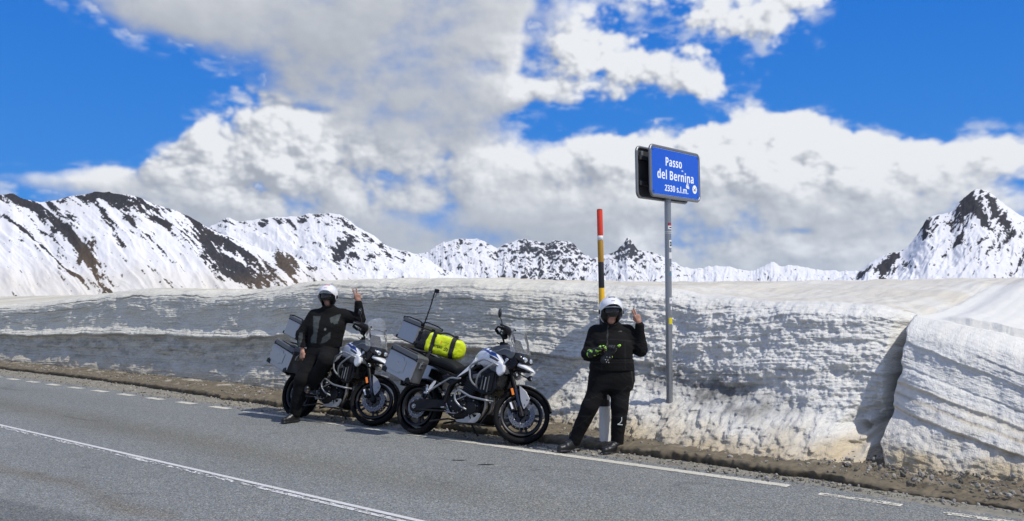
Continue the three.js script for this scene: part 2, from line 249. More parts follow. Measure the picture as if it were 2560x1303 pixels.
  const rel4 = (q, y) => { const w = 12 * noise(q / 60, y / 50, 3), [u, v] = turned(q + w, y, -52); return (ridged(u / 120, v / 60, 6.1, 5) - 0.5) * 30 + (ridged(q / 28, y / 34, 3, 3) - 0.5) * 11; };
  mountain('mountain', 'steep snow peak with black crags at the right edge', {
    far: 1700, near: 1470, cols: 460, rows: 300, seed: 3.6, jag: 4, teeth: 7, bow: 1.0, foot: -30, white: 0.70,
    crest: [[760, 40], [835, 78], [862, 84], [900, 110], [940, 132], [972, 138], [1000, 158], [1030, 200], [1048, 224], [1080, 230], [1105, 238], [1128, 262], [1150, 282], [1172, 292], [1195, 290], [1216, 274], [1250, 246], [1290, 222], [1400, 200], [1560, 230], [1800, 160]],
    relief: (q, t, up) => rel4(q, t * up),
    rock: (q, y, crest, steep) => { const [u, v] = turned(q, y, -55), n = fbm(u / 30, v / 11, 13, 5, 0.6), f = fbm(q / 6, y / 6, 8, 3); return smooth(0.17, 0.23, n * 0.85 + f * 0.34 + crags(q, y) * 0.62 + (steep - 0.42) * 0.4 - 0.06); },
    tan: (q, y) => smooth(1215, 1260, q) * smooth(200, 260, y) * 0.8,
  });
}

// ---------------------------------------------------------------- open snow country behind and around, one sheet to the horizon
{
  const g = gridGeo(161, 161, (i, j, v) => {
    const s = (k) => { const t = (k - 80) / 80; return Math.sign(t) * (Math.abs(t) * 60 + Math.pow(Math.abs(t), 5) * 24000); };
    v[0] = s(i) - 8; v[2] = s(j); const back = smooth(-16, -60, v[2]);
    v[1] = -0.12 - back * 3 + (Math.abs(v[0]) + Math.abs(v[2]) > 90 ? -4 + fbm(v[0] / 300, v[2] / 300, 1, 3) * 3 : 0);
    v[3] = 0.62; v[4] = 0.61; v[5] = 0.59;
  });
  tag(add('ground', g, snowMat), 'open snow country around the pass road', null, null, 'structure');
}

// ---------------------------------------------------------------- road
const ROADY = 0;
{
  const speck = tex(1024, 1024, (() => {
    const r = rng(3), base = new Float32Array(1024 * 1024).fill(0.5), tint = new Float32Array(1024 * 1024);
    for (let k = 0; k < 52000; k++) { const x = r() * 1024, y = r() * 1024, s = 1.6 + r() * 3.4, v = Math.pow(r(), 1.3), h = r(); for (let dy = -5; dy <= 5; dy++) for (let dx = -5; dx <= 5; dx++) if (dx * dx + dy * dy < s * s * (0.7 + 0.5 * noise(dx * 0.7 + x, dy * 0.7 + y, 1))) { const q = ((Math.floor(y) + dy + 1024) & 1023) * 1024 + ((Math.floor(x) + dx + 1024) & 1023); base[q] = v; tint[q] = h; } }
    return (x, y, o) => { const v = base[y * 1024 + x], h = tint[y * 1024 + x], b = 0.29 + v * 0.37; o[0] = b * (1.0 + (h - 0.45) * 0.12); o[1] = b * 1.005; o[2] = b * (0.965 - (h - 0.45) * 0.14); };
  })(), true);
  const bump = tex(512, 512, (x, y, o) => { o[0] = o[1] = o[2] = 0.5 + 0.35 * noise(x / 6, y / 6, 2) + 0.2 * noise(x / 2.6, y / 2.6, 5); }, false);
  const mat = new THREE.MeshStandardMaterial({ map: speck, bumpMap: bump, bumpScale: 0.004, roughness: 0.92, vertexColors: true });
  const xs = []; for (let x = -220; x < -40; x += 4) xs.push(x); for (let x = -40; x < 6; x += 0.08) xs.push(x); for (let x = 6; x <= 60; x += 3) xs.push(x);
  const zs = []; for (let z = 3.2; z > -9.2; z -= 0.06) zs.push(z);
  const g = gridGeo(xs.length, zs.length, (i, j, v) => {
    const x = xs[i], z = zs[j]; v[0] = x; v[2] = z; v[1] = ROADY - 0.0016 * (z + 4.57) * (z + 4.57) * 0.6 + 0.006;
    if (z < -7.2) v[1] = -0.0016 * 0.6 * 6.9 + 0.006;
    const crack = smooth(0.020, 0.006, Math.abs(noise(x * 0.55 + 0.3 * noise(x * 3, z * 3, 2), z * 0.9, 31))) * smooth(0.05, 0.35, noise(x * 0.3, z * 0.5, 8));
    let k = 1 - crack * 0.35 + 0.05 * smooth(0.1, 0.2, noise(x * 0.18, z * 0.7, 44)) + fbm(x / 3, z / 0.9, 2, 4) * 0.13 + fbm(x / 14, z / 2, 5, 2) * 0.1;
    // wheel track: dull brown band along the near lane, and the rusty seam nearer to us
    const wob = fbm(x / 4, 1, 3, 3) * 0.22, tr = gauss(z, -5.55 + wob, 0.42) * (0.5 + 0.5 * smooth(-3, -10, x)), tr2 = gauss(z, -6.7 + wob, 0.5) * 0.35;
    k *= 1 - tr * 0.24 - tr2 * 0.1;
    const rust = gauss(z, -3.42 + fbm(x / 1.5, 4, 1, 3) * 0.22, 0.14) * smooth(0.1, 0.6, 0.5 + fbm(x / 1.1, z * 2, 6, 3)) * smooth(-3.6, -5, x);
    const corner = smooth(-3.3, -3.2, z + (x + 5.4) * 0.15) * smooth(-5.0, -5.3, x) * 0.3;
    let R = k * (1 + tr * 0.07 + tr2 * 0.03), G = k * (1 + tr * 0.02), B = k * (1 - tr * 0.1 - tr2 * 0.05);
    R *= 1 - rust * 0.16; G *= 1 - rust * 0.24; B *= 1 - rust * 0.34;
    // two small dark tar spots
    const e1 = ((x + 7.02) / 0.085) ** 2 + ((z + 7.0) / 0.05) ** 2, e2 = ((x + 6.68) / 0.085) ** 2 + ((z + 7.05) / 0.05) ** 2, wet = Math.max(smooth(1.2, 0.7, e1), smooth(1.2, 0.7, e2)) * 0;
    const q = (1 - wet * 0.7) * (1 - corner);
    v[3] = R * q; v[4] = G * q; v[5] = B * q; v[6] = x / 1.7; v[7] = z / 1.7;
  });
  const road = add('road', g, mat); tag(road, 'grey worn asphalt mountain road', null, null, 'structure');
  // painted lines: thin sheets with worn, ragged edges
  const paint = std(0.72, 0.68, 0.56, 0.85), white = std(0.74, 0.73, 0.70, 0.85);
  const crown = (z) => -0.0016 * 0.6 * Math.min(6.9, (z + 4.57) ** 2) + 0.0105;
  function stripe(x0, x1, zc, w, wear, seed, mat_, label) {
    const pos = [], idx = [], n = Math.max(4, Math.round((x1 - x0) / 0.02)), m = Math.max(3, Math.round(w / 0.012)); let c = 0;
    const keep = (x, z, e) => { const nn = 0.5 + 0.5 * noise(x * 9, z * 40, seed) + 0.35 * noise(x * 34, z * 90, seed + 4) + 0.3 * noise(x * 1.3, 3, seed); return nn > wear + smooth(0.72, 1, Math.abs(e)) * 0.32; };
    for (let i = 0; i < n; i++) for (let j = 0; j < m; j++) {
      const xa = lerp(x0, x1, i / n), xb = lerp(x0, x1, (i + 1) / n), za = zc + (j / m - 0.5) * w, zb = zc + ((j + 1) / m - 0.5) * w;
      if (!keep((xa + xb) / 2, (za + zb) / 2, ((j + 0.5) / m - 0.5) * 2)) continue;
      const j1 = 0.004; pos.push(xa - j1, crown(za), za, xb + j1, crown(za), za, xb + j1, crown(zb), zb + 0.001, xa - j1, crown(zb), zb + 0.001); idx.push(c, c + 2, c + 1, c, c + 3, c + 2); c += 4;
    }
    if (!c) return;
    const geo = new THREE.BufferGeometry(); geo.setAttribute('position', new THREE.Float32BufferAttribute(pos, 3)); geo.setIndex(idx); geo.computeVertexNormals();
    const s = add('road_marking', geo, mat_, road); if (label) s.userData.label = label; return s;
  }
  for (let k = 0; k < 26; k++) { const x = -12.05 - k * 1.045; stripe(x - 0.5, x, -7.62, 0.15, 0.14, 10 + k, paint); }
  stripe(-11.6, -2.95, -7.6, 0.125, 0.17, 50, paint, 'long cream edge line running past both motorcycles');
  stripe(-2.62, -1.95, -7.46, 0.11, 0.46, 51, paint, 'worn short dash of the edge line at right');
  stripe(-1.62, -0.6, -7.4, 0.11, 0.46, 52, paint);
  stripe(-34, 3, -4.575, 0.052, 0.12, 60, white, 'thin white centre line');
  stripe(-34, 3, -4.50, 0.07, 0.62, 61, white, 'ghost of an older worn centre line');
  stripe(-6.6, 1.5, -4.49, 0.045, 0.36, 62, white);
}

// ---------------------------------------------------------------- cut snow wall
// faceZ, as metres from the camera side: how far back the face stands at (x, y)
const crestY = table([[-60, 1.5], [-27, 1.72], [-24, 1.83], [-21, 2.0], [-19.1, 2.08], [-17, 2.02], [-14.8, 1.99], [-14.1, 2.03], [-12.6, 2.12], [-11, 2.13], [-9.2, 2.11], [-7.6, 2.04], [-6.5, 1.98], [-5.6, 1.93], [-4.9, 1.82], [-4.1, 1.74], [-3.4, 1.72], [-2.75, 1.68], [-2.45, 1.58]]);
const crestB = table([[-2.6, 1.53], [-2.4, 1.56], [-2.1, 1.515], [-1.78, 1.43], [-1.42, 1.335], [-1.2, 1.29], [0, 1.2], [6, 1.25]]);
const footA = table([[-60, 8.9], [-25, 8.9], [-19, 9.05], [-12.5, 8.85], [-9, 8.75], [-6.2, 8.58], [-5, 8.4], [-3.8, 8.22], [-3.0, 8.3], [-2.6, 8.42]]);
const footB = table([[-2.6, 8.66], [-2.3, 8.52], [-1.9, 8.46], [-1.5, 8.5], [0, 8.5], [6, 8.5]]);
const rightness = (x) => smooth(-8.5, -4.8, x);
{
  const cols = [];
  const qcol = (q) => 8.9 * (0.774 * q - 0.632) / (0.775 + 0.631 * q);
  for (let q = -0.95; q < -0.66; q += 0.006) cols.push([qcol(q), 0]);
  let x = qcol(-0.66), q = -0.66;
  while (x < -2.66) { cols.push([x, 0]); q += 0.00098; x = qcol(q); }
  for (let k = 0; k <= 46; k++) { const t = k / 46; cols.push([lerp(-2.66, -2.47, t), smooth(0.25, 1, t)]); }            // A's end turns back into the crevice
  for (let k = 0; k <= 60; k++) { const t = k / 60; cols.push([lerp(-2.46, -2.33, t), 1 + smooth(0, 0.8, t)]); }       // and comes forward as B
  x = -2.33; while (x < -0.7) { x += 0.0065; cols.push([x, 2]); }
  while (x < 6.5) { x += 0.05; cols.push([x, 2]); }
  const FACE = 250, TOP = 110, rows = FACE + TOP;
  const pinch = (x, y, sd, w) => noise(x * w, y * w, sd);
  // strata: dark melted seams at heights that wander along the wall
  const seams = [[1.80, 0.7, 0.020], [1.63, 0.45, 0.010], [1.55, 0.25, 0.007], [1.43, 0.3, 0.009], [1.34, 0.3, 0.007], [1.21, 0.3, 0.008], [1.14, 0.25, 0.007], [1.04, 0.4, 0.010], [0.95, 1.0, 0.026], [0.83, 0.35, 0.012], [0.64, 0.4, 0.014], [0.44, 0.3, 0.014]];
  const g = gridGeo(cols.length, rows, (i, j, v) => {
    const [x, m] = cols[i], B = smooth(0.9, 1.6, m), gap = m < 1 ? m : 2 - m, rt = rightness(x);   // B: 1 on the right-hand block; gap: 1 deep in the crevice
    const top = lerp(crestY(x), crestB(x), B) + 0.03 * noise(x * 1.6, 2, 3) + 0.012 * noise(x * 7, 2, 9);
    const foot = lerp(footA(x), footB(x), B);
    const t = Math.min(1, j / FACE), y0 = 0.05, lip = Math.pow(1 - Math.min(1, (1 - t) / 0.16), 2);
    let y = lerp(y0, top, Math.pow(t, 0.93)), hN = y / top;
    // lean of the face
    const leanA = lerp(0.20 + 0.05 * smooth(0.0, 0.3, hN) + 0.10 * smooth(0.45, 0.6, hN) + 0.16 * hN, lerp(0, 0.60, smooth(0.0, 0.42, hN)) + 0.80 * hN, rt);
    const leanB = lerp(0, 0.40, smooth(0.0, 0.46, hN)) + 0.04 * gauss(hN, 0.5, 0.16) + 0.62 * smooth(0.3, 1.1, hN) - 0.05 * gauss(hN, 0.8, 0.1);
    let z = foot + lerp(leanA, leanB, B) + lip * lerp(lerp(0.30, 0.22, rt), 0.30, B);
    y -= lip * 0.03;
    // seams and shelves
    const wv = 0.055 * noise(x * 0.32, 1, 1) + 0.03 * noise(x * 1.3, y * 2, 2) + 0.012 * noise(x * 5, y * 4, 2), ys = y / Math.max(0.8, top) * 2.02 + wv - 0.10 * gauss(x, -13, 3) + rt * smooth(-5.2, -3.6, x) * -0.16 * (1 - B) + B * (x + 2.3) * 0.28;
    let seam = 0, shelf = 0; const calm = lerp(1, 0.32, Math.max(rt, B));
    for (const [h, k, w] of seams) { const b = h === 0.95 ? 0.8 + 0.5 * noise(x * 0.9, 2, 4) : clamp(0.55 + 1.5 * noise(x * 0.5, h * 9, 4) + 0.7 * noise(x * 2.3, h * 9, 6), 0, 1.6); seam += k * b * gauss(ys, h, w); shelf += k * b * 0.045 * smooth(h - 0.10, h + 0.015, ys) * smooth(h + 0.22, h + 0.02, ys); }
    const main = smooth(0.965, 0.90, ys) * smooth(0.2, 0.6, ys) * (1 - 0.55 * rt);                     // the wall is hollowed below the main seam
    const amp = smooth(0, 0.06, t) * (1 - 0.4 * lip), P = 1 + 0.9 * rt - 0.9 * B;
    let d = shelf * calm * 1.25 - seam * 0.05 * calm - main * 0.10 * (1 - 0.6 * rt) * (1 - B);
    d += (0.011 * noise(x * 1.1, ys * 38, 21) + 0.006 * noise(x * 3, ys * 80, 23)) * amp * (1 - 0.5 * rt);
    d += (lerp(0.075, 0.035, Math.max(rt, B)) * fbm(x * 0.9, y * 1.7, 3, 3) + 0.04 * fbm(x * 2.6, y * 3.4, 7, 3) * P + 0.016 * fbm(x * 7, y * 11, 5, 3) * P + 0.0075 * noise(x * 22, y * 26, 5) * P + 0.004 * noise(x * 55, y * 60, 3) * P) * amp;
    // vertical runnels where melt water drips, lumps of broken ice low on the right
    d += 0.014 * ridged(x * 4.2, y * 0.9, 8, 3) * amp * lerp(1.2, 1.6, rt) - 0.012;
    d += (0.05 * Math.abs(noise(x * 5, y * 7, 14)) + 0.025 * noise(x * 13, y * 15, 15)) * main * (1 - rt) * amp;
    const low = smooth(0.58, 0.2, hN) * rt * (1 - 0.35 * B);
    d += low * (0.10 * (ridged(x * 2.1, y * 2.6, 2, 4) - 0.5) + 0.07 * Math.abs(noise(x * 6, y * 7, 4)) + 0.03 * Math.abs(noise(x * 15, y * 16, 4)));
    d += rt * (1 - B) * amp * (0.020 * noise(x * 0.8, ys * 17, 71) + 0.012 * noise(x * 1.6, ys * 34, 73)) * smooth(0.2, 0.5, hN);
    d += rt * (1 - B) * 0.035 * noise(x * 1.7, y * 2.2, 12) * smooth(0.3, 0.6, hN);
    d += lerp(rt, 0.28, B) * amp * (0.07 * (ridged(x * 3.4, y * 4.6, 61, 4) - 0.55) + 0.025 * Math.abs(noise(x * 10, y * 12, 63)) + 0.012 * Math.abs(noise(x * 26, y * 30, 65)));
    d += B * amp * 0.6 * (0.10 * smooth(0.74, 0.80, ys + 0.05 * noise(x * 2.5, 3, 3)) * smooth(1.3, 0.8, ys) + 0.06 * smooth(1.07, 1.12, ys) * smooth(1.6, 1.1, ys) + 0.05 * smooth(1.60, 1.64, ys) - 0.03 * gauss(ys, 1.30, 0.02));
    z -= d;
    // the hollow under the ledge right of the sign pole, and the crevice
    z += (0.13 * gauss(x, -4.3, 0.42) * gauss(y, 0.66, 0.10) + 0.10 * gauss(x, -3.5, 0.3) * gauss(y, 0.5, 0.08)) * (0.6 + 0.8 * Math.abs(noise(x * 5, y * 6, 2)));
    if (gap > 0) { const gd = gap * (0.22 + 0.95 * smooth(0.98, 0.55, hN)); z += gd; }
    const under = (1 - B) * smooth(-3.0, -2.68, x) * gauss(y, 0.36, 0.17) * (0.8 + 0.9 * noise(x * 7, y * 8, 3)); z += under * 0.6; 
    if (B > 0) z += B * 0.22 * smooth(-2.1, -2.45, x) * gauss(hN, 0.42, 0.14);
    v[0] = x - (B > 0 ? 0.10 * gauss(hN, 0.30, 0.2) * smooth(-2.0, -2.4, x) * B : 0) + (0.06 * noise(y * 3.1, 2, 4) + 0.03 * noise(y * 9, x * 2, 4)) * (m < 1 ? smooth(0, 0.4, gap) : smooth(-2.0, -2.33, x)); v[1] = y; v[2] = -z;
    let back = 0;
    if (j > FACE) {
      // rounded over the lip, then the snow field running back
      const s = (j - FACE) / TOP; back = 0.02 + s * 0.7 + Math.pow(s, 3.2) * 46;
      const rise = (2.12 - y) * smooth(0.15, 7, back) ;
      const cb = 0.22 + 0.08 * noise(x * 2.5, 2, 5) + 0.025 * noise(x * 8, back * 9, 5), cornice = B * 0.085 * smooth(cb, cb + 0.035, back) * smooth(-2.25, -1.9, x);
      const drop = smooth(9, 46, back) * 3.4;
      const Z = z + back + 0.015 * noise(x * 9, back * 9, 6);
      let Y = y + rise + cornice - drop + (0.055 * fbm(x * 1.4, Z * 1.4, 4, 4) + 0.03 * Math.abs(noise(x * 2.2, Z * 4, 14)) + 0.02 * noise(x * 6, Z * 6, 4)) * smooth(0, 0.4, back) * lerp(1, 0.35, B) * lerp(0.6, 1, rt);
      v[1] = Y; v[2] = -Z; if (gap > 0.02 && gap <= 1 && s > 0) { const gg = gap * smooth(0.9, 0, back - 0.1) * 0.10; v[1] -= gg; }
    }
    // colour: grey old snow with soot along the seams, speckle, brown at the foot; whiter and warmer on the right
    const sp = noise(x * 38, y * 38, j > FACE ? v[2] * 20 : 7), sp2 = noise(x * 80, y * 80, 9);
    const soot = smooth(0.25, 0.62, fbm(x * 13, y * 16, 31, 3) + 0.35 * noise(x * 1.4, y * 3, 33)) * lerp(0.30, 0.16, Math.max(rt, B)) * (j > FACE ? 0.8 : 1);
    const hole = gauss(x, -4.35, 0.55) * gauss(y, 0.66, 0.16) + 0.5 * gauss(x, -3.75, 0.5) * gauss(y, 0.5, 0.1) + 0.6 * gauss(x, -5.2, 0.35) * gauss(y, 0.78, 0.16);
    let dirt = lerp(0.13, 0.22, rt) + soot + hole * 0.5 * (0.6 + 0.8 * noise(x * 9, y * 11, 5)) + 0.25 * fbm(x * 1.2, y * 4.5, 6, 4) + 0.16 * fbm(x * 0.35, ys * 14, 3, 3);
    dirt += seam * 0.5 + main * (0.16 + 0.3 * smooth(0.0, 0.5, fbm(x * 2.2, y * 6, 41, 3) + 0.2 * gauss(ys, 0.8, 0.15))) * (1 - rt) + smooth(0.35, 0.0, hN) * 0.25;
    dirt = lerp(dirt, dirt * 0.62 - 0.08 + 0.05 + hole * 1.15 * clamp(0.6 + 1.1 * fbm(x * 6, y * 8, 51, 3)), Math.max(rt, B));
    const strip = gauss(ys, 1.27, 0.10) * smooth(-0.1, 0.5, noise(x * 0.7, 3, 2)) * (1 - rt); dirt -= strip * 0.22;      // cleaner white band
    const fine = 0.5 * noise(x * 0.9, ys * 46, 11) + 0.4 * noise(x * 2.2, ys * 95, 13) + 0.35 * noise(x * 7, ys * 60, 17);
    dirt += fine * lerp(0.30, 0.15, Math.max(rt, B)) + 0.16 * noise(x * 24, y * 30, 19) * (1 - 0.4 * rt) + (j > FACE ? 0.12 * (1 - rt) : 0.10 * smooth(0.86, 0.95, hN) * (1 - rt));
    const grain = smooth(0.42, 0.75, sp + 0.4 * noise(x * 3, y * 3, 4)) * 0.35 + smooth(0.5, 0.8, sp2) * 0.22;
    dirt += grain * lerp(0.75, 0.55, rt) * (0.35 + smooth(0.9, 0.2, hN));
    const brown = smooth(0.30, 0.02, hN + 0.10 * noise(x * 2.6, y * 5, 8)) * lerp(0.55, 1, rt) + (j > FACE ? 0.34 * smooth(0.1, 0.6, 0.5 + fbm(x * 0.6, v[2] * 1.2, 3, 3)) * (1 - B * smooth(5, 3.2, back)) : 0) + B * (gauss(ys, 1.08, 0.05) * 0.45 + gauss(ys, 0.95, 0.02) * 0.5 + gauss(ys, 0.78, 0.02) * 0.4 + 0.25 * smooth(0.5, 0.3, hN) * smooth(0.1, 0.6, 0.5 + fbm(x * 3, y * 9, 2, 3)));
    if (B > 0 && j > FACE) dirt -= 0.3 * B * smooth(5, 3.2, back);
    const a = clamp(0.80 - clamp(dirt) * 0.60, 0.10, 0.86), b = clamp(brown);
    const old = 1 - Math.max(rt, B);
    v[3] = a * lerp(1.0, 0.80, b); v[4] = a * lerp(0.98 - 0.025 * old, 0.66, b); v[5] = a * lerp(0.90 - 0.095 * old, 0.43, b);
    v[6] = x; v[7] = v[1] - (j > FACE ? v[2] : 0);
  });
  const grit = tex(512, 512, (x, y, o) => { const n = 0.5 + 0.3 * noise(x / 9, y / 9, 4) + 0.25 * noise(x / 4, y / 4, 6) + 0.2 * noise(x / 2, y / 2, 8); o[0] = o[1] = o[2] = n; }, false, [1.6, 1.6]);
  const wallMat = new THREE.MeshStandardMaterial({ vertexColors: true, roughness: 0.85, bumpMap: grit, bumpScale: 0.012 });
  tag(add('snow_bank', g, wallMat), 'tall ploughed wall of dirty layered snow along the road', null, null, 'structure');
}

// ---------------------------------------------------------------- frozen verge of earth and grit under the wall, and loose gravel on the road edge
{
  const front = table([[-60, 8.5], [-25, 8.58], [-18, 8.58], [-11.4, 8.2], [-7, 8.12], [-4.8, 8.08], [-2.6, 7.98], [-1.3, 7.8], [2, 7.6], [6, 7.5]]);
  const xs = []; for (let x = -60; x < -30; x += 0.5) xs.push(x); for (let x = -30; x < -14; x += 0.06) xs.push(x); for (let x = -14; x < 0; x += 0.018) xs.push(x); for (let x = 0; x < 6.5; x += 0.1) xs.push(x);
  const N = 64;
  const g = gridGeo(xs.length, N, (i, j, v) => {
    const x = xs[i], t = j / (N - 1), f = front(x) + 0.10 * fbm(x * 1.1, 1, 5, 3) + 0.05 * noise(x * 5, 2, 2) + 0.025 * noise(x * 17, 2, 2), rt = rightness(x);
    const w = 1.25 + (smooth(-2.2, -2.6, x) * smooth(-3, -2.7, x)) * 0.6, s = t < 0.22 ? 0 : (t - 0.22) / 0.78, face = Math.min(1, t / 0.22);
    const H = 0.088 + 0.03 * noise(x * 0.8, 3, 1) - 0.045 * smooth(-3.4, -1.6, x);
    const lump = 0.03 * fbm(x * 5, s * 7, 2, 3) + 0.018 * Math.abs(noise(x * 18, s * 20, 2)) + 0.011 * Math.abs(noise(x * 40, s * 50, 2));
    v[0] = x; v[1] = 0.0 + H * (1 - Math.pow(1 - face, 2.2)) + (s > 0 ? s * 0.12 : 0) + lump * smooth(0.02, 0.25, t) - 0.012 * (1 - face);
    v[2] = -(f + face * 0.03 - 0.02 * Math.sin(face * 3.14) + s * w + 0.02 * noise(x * 14, t * 9, 6));
    const n = fbm(x * 7, s * 9 + face * 2, 4, 4), k = 0.8 + 0.55 * n + 0.25 * noise(x * 40, t * 40, 3), snow = smooth(0.10, 0.42, fbm(x * 2.2, s * 5, 9, 4) + s * 0.3 - 0.1 + rt * 0.05) * smooth(0.05, 0.3, s) * 0.75;
    const wet = 1 - 0.5 * smooth(0.75, 0.1, face);
    v[3] = lerp(0.175 * k * wet, 0.50, snow); v[4] = lerp(0.142 * k * wet, 0.45, snow); v[5] = lerp(0.09 * k * wet, 0.37, snow); v[6] = x; v[7] = t;
  });
  const m = new THREE.MeshStandardMaterial({ vertexColors: true, roughness: 0.9 });
  tag(add('verge', g, m), 'frozen brown verge of earth and grit below the snow wall', null, null, 'structure');
  // grit sheet on the road edge
  const gs = gridGeo(xs.length, 20, (i, j, v) => {
    const x = xs[i], t = j / 19, a = 7.74 + 0.10 * fbm(x * 0.9, 2, 7, 3) - 0.25 * smooth(-3.2, -1.5, x), b = front(x) + 0.3, z = lerp(a, b, t);
    const n = noise(x * 16, z * 16, 3) + 0.6 * noise(x * 40, z * 40, 3);
    v[0] = x; v[2] = -z; v[1] = -0.0028 + 0.012 * smooth(0, 0.5, t) + 0.006 * n * smooth(0, 0.2, t) - 0.014 * smooth(0.16, 0, t);
    const k = 0.82 + 0.22 * n + 0.2 * noise(x * 3, z * 5, 8);
    v[3] = 0.285 * k; v[4] = 0.262 * k; v[5] = 0.205 * k;
  });
  tag(add('road_shoulder', gs, m), 'strip of tan grit along the road edge', null, null, 'structure');
  // stones
  const r = rng(21), st = new THREE.IcosahedronGeometry(1, 0), N2 = 15000, im = new THREE.InstancedMesh(st, new THREE.MeshStandardMaterial({ roughness: 0.9 }), N2), M = new THREE.Matrix4(), Q = new THREE.Quaternion(), E = new THREE.Euler(), C = new THREE.Color();
  for (let k = 0; k < N2; k++) {
    const far = r(), x = -0.2 - Math.pow(far, 1.15) * 26, onV = r() < 0.5, f = front(x), zz = onV ? f + 0.05 + r() * 0.75 : lerp(7.66, f + 0.05, Math.pow(r(), 0.6)), s = (0.0035 + Math.pow(r(), 6) * 0.017) * (onV ? 1.2 : 1);
    E.set(r() * 6, r() * 6, r() * 6); M.compose(new THREE.Vector3(x, (onV ? 0.088 + Math.max(0, zz - f - 0.05) * 0.1 : 0.008) + s * 0.2, -zz), Q.setFromEuler(E), new THREE.Vector3(s * (0.8 + r() * 0.8), s * (0.6 + r() * 0.4), s * (0.8 + r() * 0.8))); im.setMatrixAt(k, M);
    const b = 0.09 + r() * 0.26; im.setColorAt(k, C.setRGB(b * 1.06, b * 0.98, b * (0.74 + r() * 0.16)));
  }
  im.name = 'gravel'; im.castShadow = im.receiveShadow = true; scene.add(im); tag(im, 'loose gravel scattered along the road edge', null, null, 'stuff');
}

// ---------------------------------------------------------------- shape helpers for built things
const V3 = (a) => new THREE.Vector3(...a);
function bar(pts, r, seg = 10, closed = false, round = 0.5) {          // bent tube through points
  const c = new THREE.CatmullRomCurve3(pts.map(V3), closed, 'catmullrom', round);
  const g = new THREE.TubeGeometry(c, Math.max(4, pts.length * 7), r, seg, closed);
  if (closed) return g;
  const caps = [0, 1].map((t) => { const s = new THREE.SphereGeometry(r, seg, 6); s.translate(...c.getPoint(t).toArray()); return s; });
  return mergeGeometries([g, ...caps]);
}
function bent(pts, r, seg = 10, rad = 0.04) {                           // straight runs with rounded corners
  const P = pts.map(V3), path = new THREE.CurvePath(); let last = P[0];
  for (let i = 1; i < P.length - 1; i++) {
    const a = P[i - 1].clone().sub(P[i]), b = P[i + 1].clone().sub(P[i]), q = Math.min(rad, a.length() * 0.45, b.length() * 0.45);
    const s = P[i].clone().addScaledVector(a.normalize(), q), e = P[i].clone().addScaledVector(b.normalize(), q);
    path.add(new THREE.LineCurve3(last, s)); path.add(new THREE.QuadraticBezierCurve3(s, P[i], e)); last = e;
  }
  path.add(new THREE.LineCurve3(last, P[P.length - 1]));
  const pp = []; for (const c of path.curves) { const n = c.isLineCurve3 ? 2 : 6; for (let k = 0; k < n; k++) pp.push(c.getPoint(k / n)); } pp.push(last = P[P.length - 1]);
  return bar(pp.map((p) => p.toArray()), r, seg, false, 0.01);
}
function plate(pts, depth, bevel = 0.004, z = 0, holes = []) {           // side outline with thickness
  const s = new THREE.Shape(pts.map((p) => new THREE.Vector2(...p)));
  for (const h of holes) s.holes.push(new THREE.Path(h.map((p) => new THREE.Vector2(...p))));
  const g = new THREE.ExtrudeGeometry(s, { depth: Math.max(0.001, depth - 2 * bevel), bevelEnabled: bevel > 0, bevelSize: bevel, bevelThickness: bevel, bevelSegments: 2, curveSegments: 12 });
  g.translate(0, 0, z - depth / 2 + bevel); return g;
}
const smoothOutline = (pts, n = 8) => new THREE.CatmullRomCurve3(pts.map((p) => new THREE.Vector3(p[0], p[1], 0)), true, 'catmullrom', 0.35).getPoints(pts.length * n).map((p) => [p.x, p.y]);
const box = (w, h, d, r = 0.006, x = 0, y = 0, z = 0) => { const g = new RoundedBoxGeometry(w, h, d, 3, Math.min(r, w / 2.1, h / 2.1, d / 2.1)); g.translate(x, y, z); return g; };
const turned2 = (g, rx, ry, rz, x = 0, y = 0, z = 0) => { g.rotateX(rx); g.rotateY(ry); g.rotateZ(rz); g.translate(x, y, z); return g; };
const lathe = (pts, seg = 32) => new THREE.LatheGeometry(pts.map((p) => new THREE.Vector2(...p)), seg);   // about y
const latheZ = (pts, seg = 40) => lathe(pts, seg).rotateX(Math.PI / 2);
const cyl = (r, h, seg = 20, bev = 0.003) => lathe([[0.0001, -h / 2], [r - bev, -h / 2], [r, -h / 2 + bev], [r, h / 2 - bev], [r - bev, h / 2], [0.0001, h / 2]], seg);
const between = (a, b, r, r2 = r, seg = 14) => { const A = V3(a), B = V3(b), d = B.clone().sub(A), L = d.length(), g = lathe([[0.0001, 0], [r * 0.85, 0], [r, r * 0.15], [r2, L - r2 * 0.15], [r2 * 0.85, L], [0.0001, L]], seg); g.applyQuaternion(new THREE.Quaternion().setFromUnitVectors(new THREE.Vector3(0, 1, 0), d.normalize())); g.translate(...a); return g; };
const clean = (g) => { for (const k of Object.keys(g.attributes)) if (!['position', 'normal', 'uv'].includes(k)) g.deleteAttribute(k); return g.index ? g.toNonIndexed() : g; };
const join = (...gs) => mergeGeometries(gs.flat().map(clean));
const flip = (g) => { const q = clean(g.clone()), p = q.attributes.position, n = q.attributes.normal; for (let i = 0; i < p.count; i++) { p.setZ(i, -p.getZ(i)); n.setZ(i, -n.getZ(i)); } for (const k of ['position', 'normal', 'uv']) { const a = q.attributes[k]; if (!a) continue; for (let i = 0; i < a.count; i += 3) for (let c = 0; c < a.itemSize; c++) { const t = a.getComponent(i + 1, c); a.setComponent(i + 1, c, a.getComponent(i + 2, c)); a.setComponent(i + 2, c, t); } } return q; };
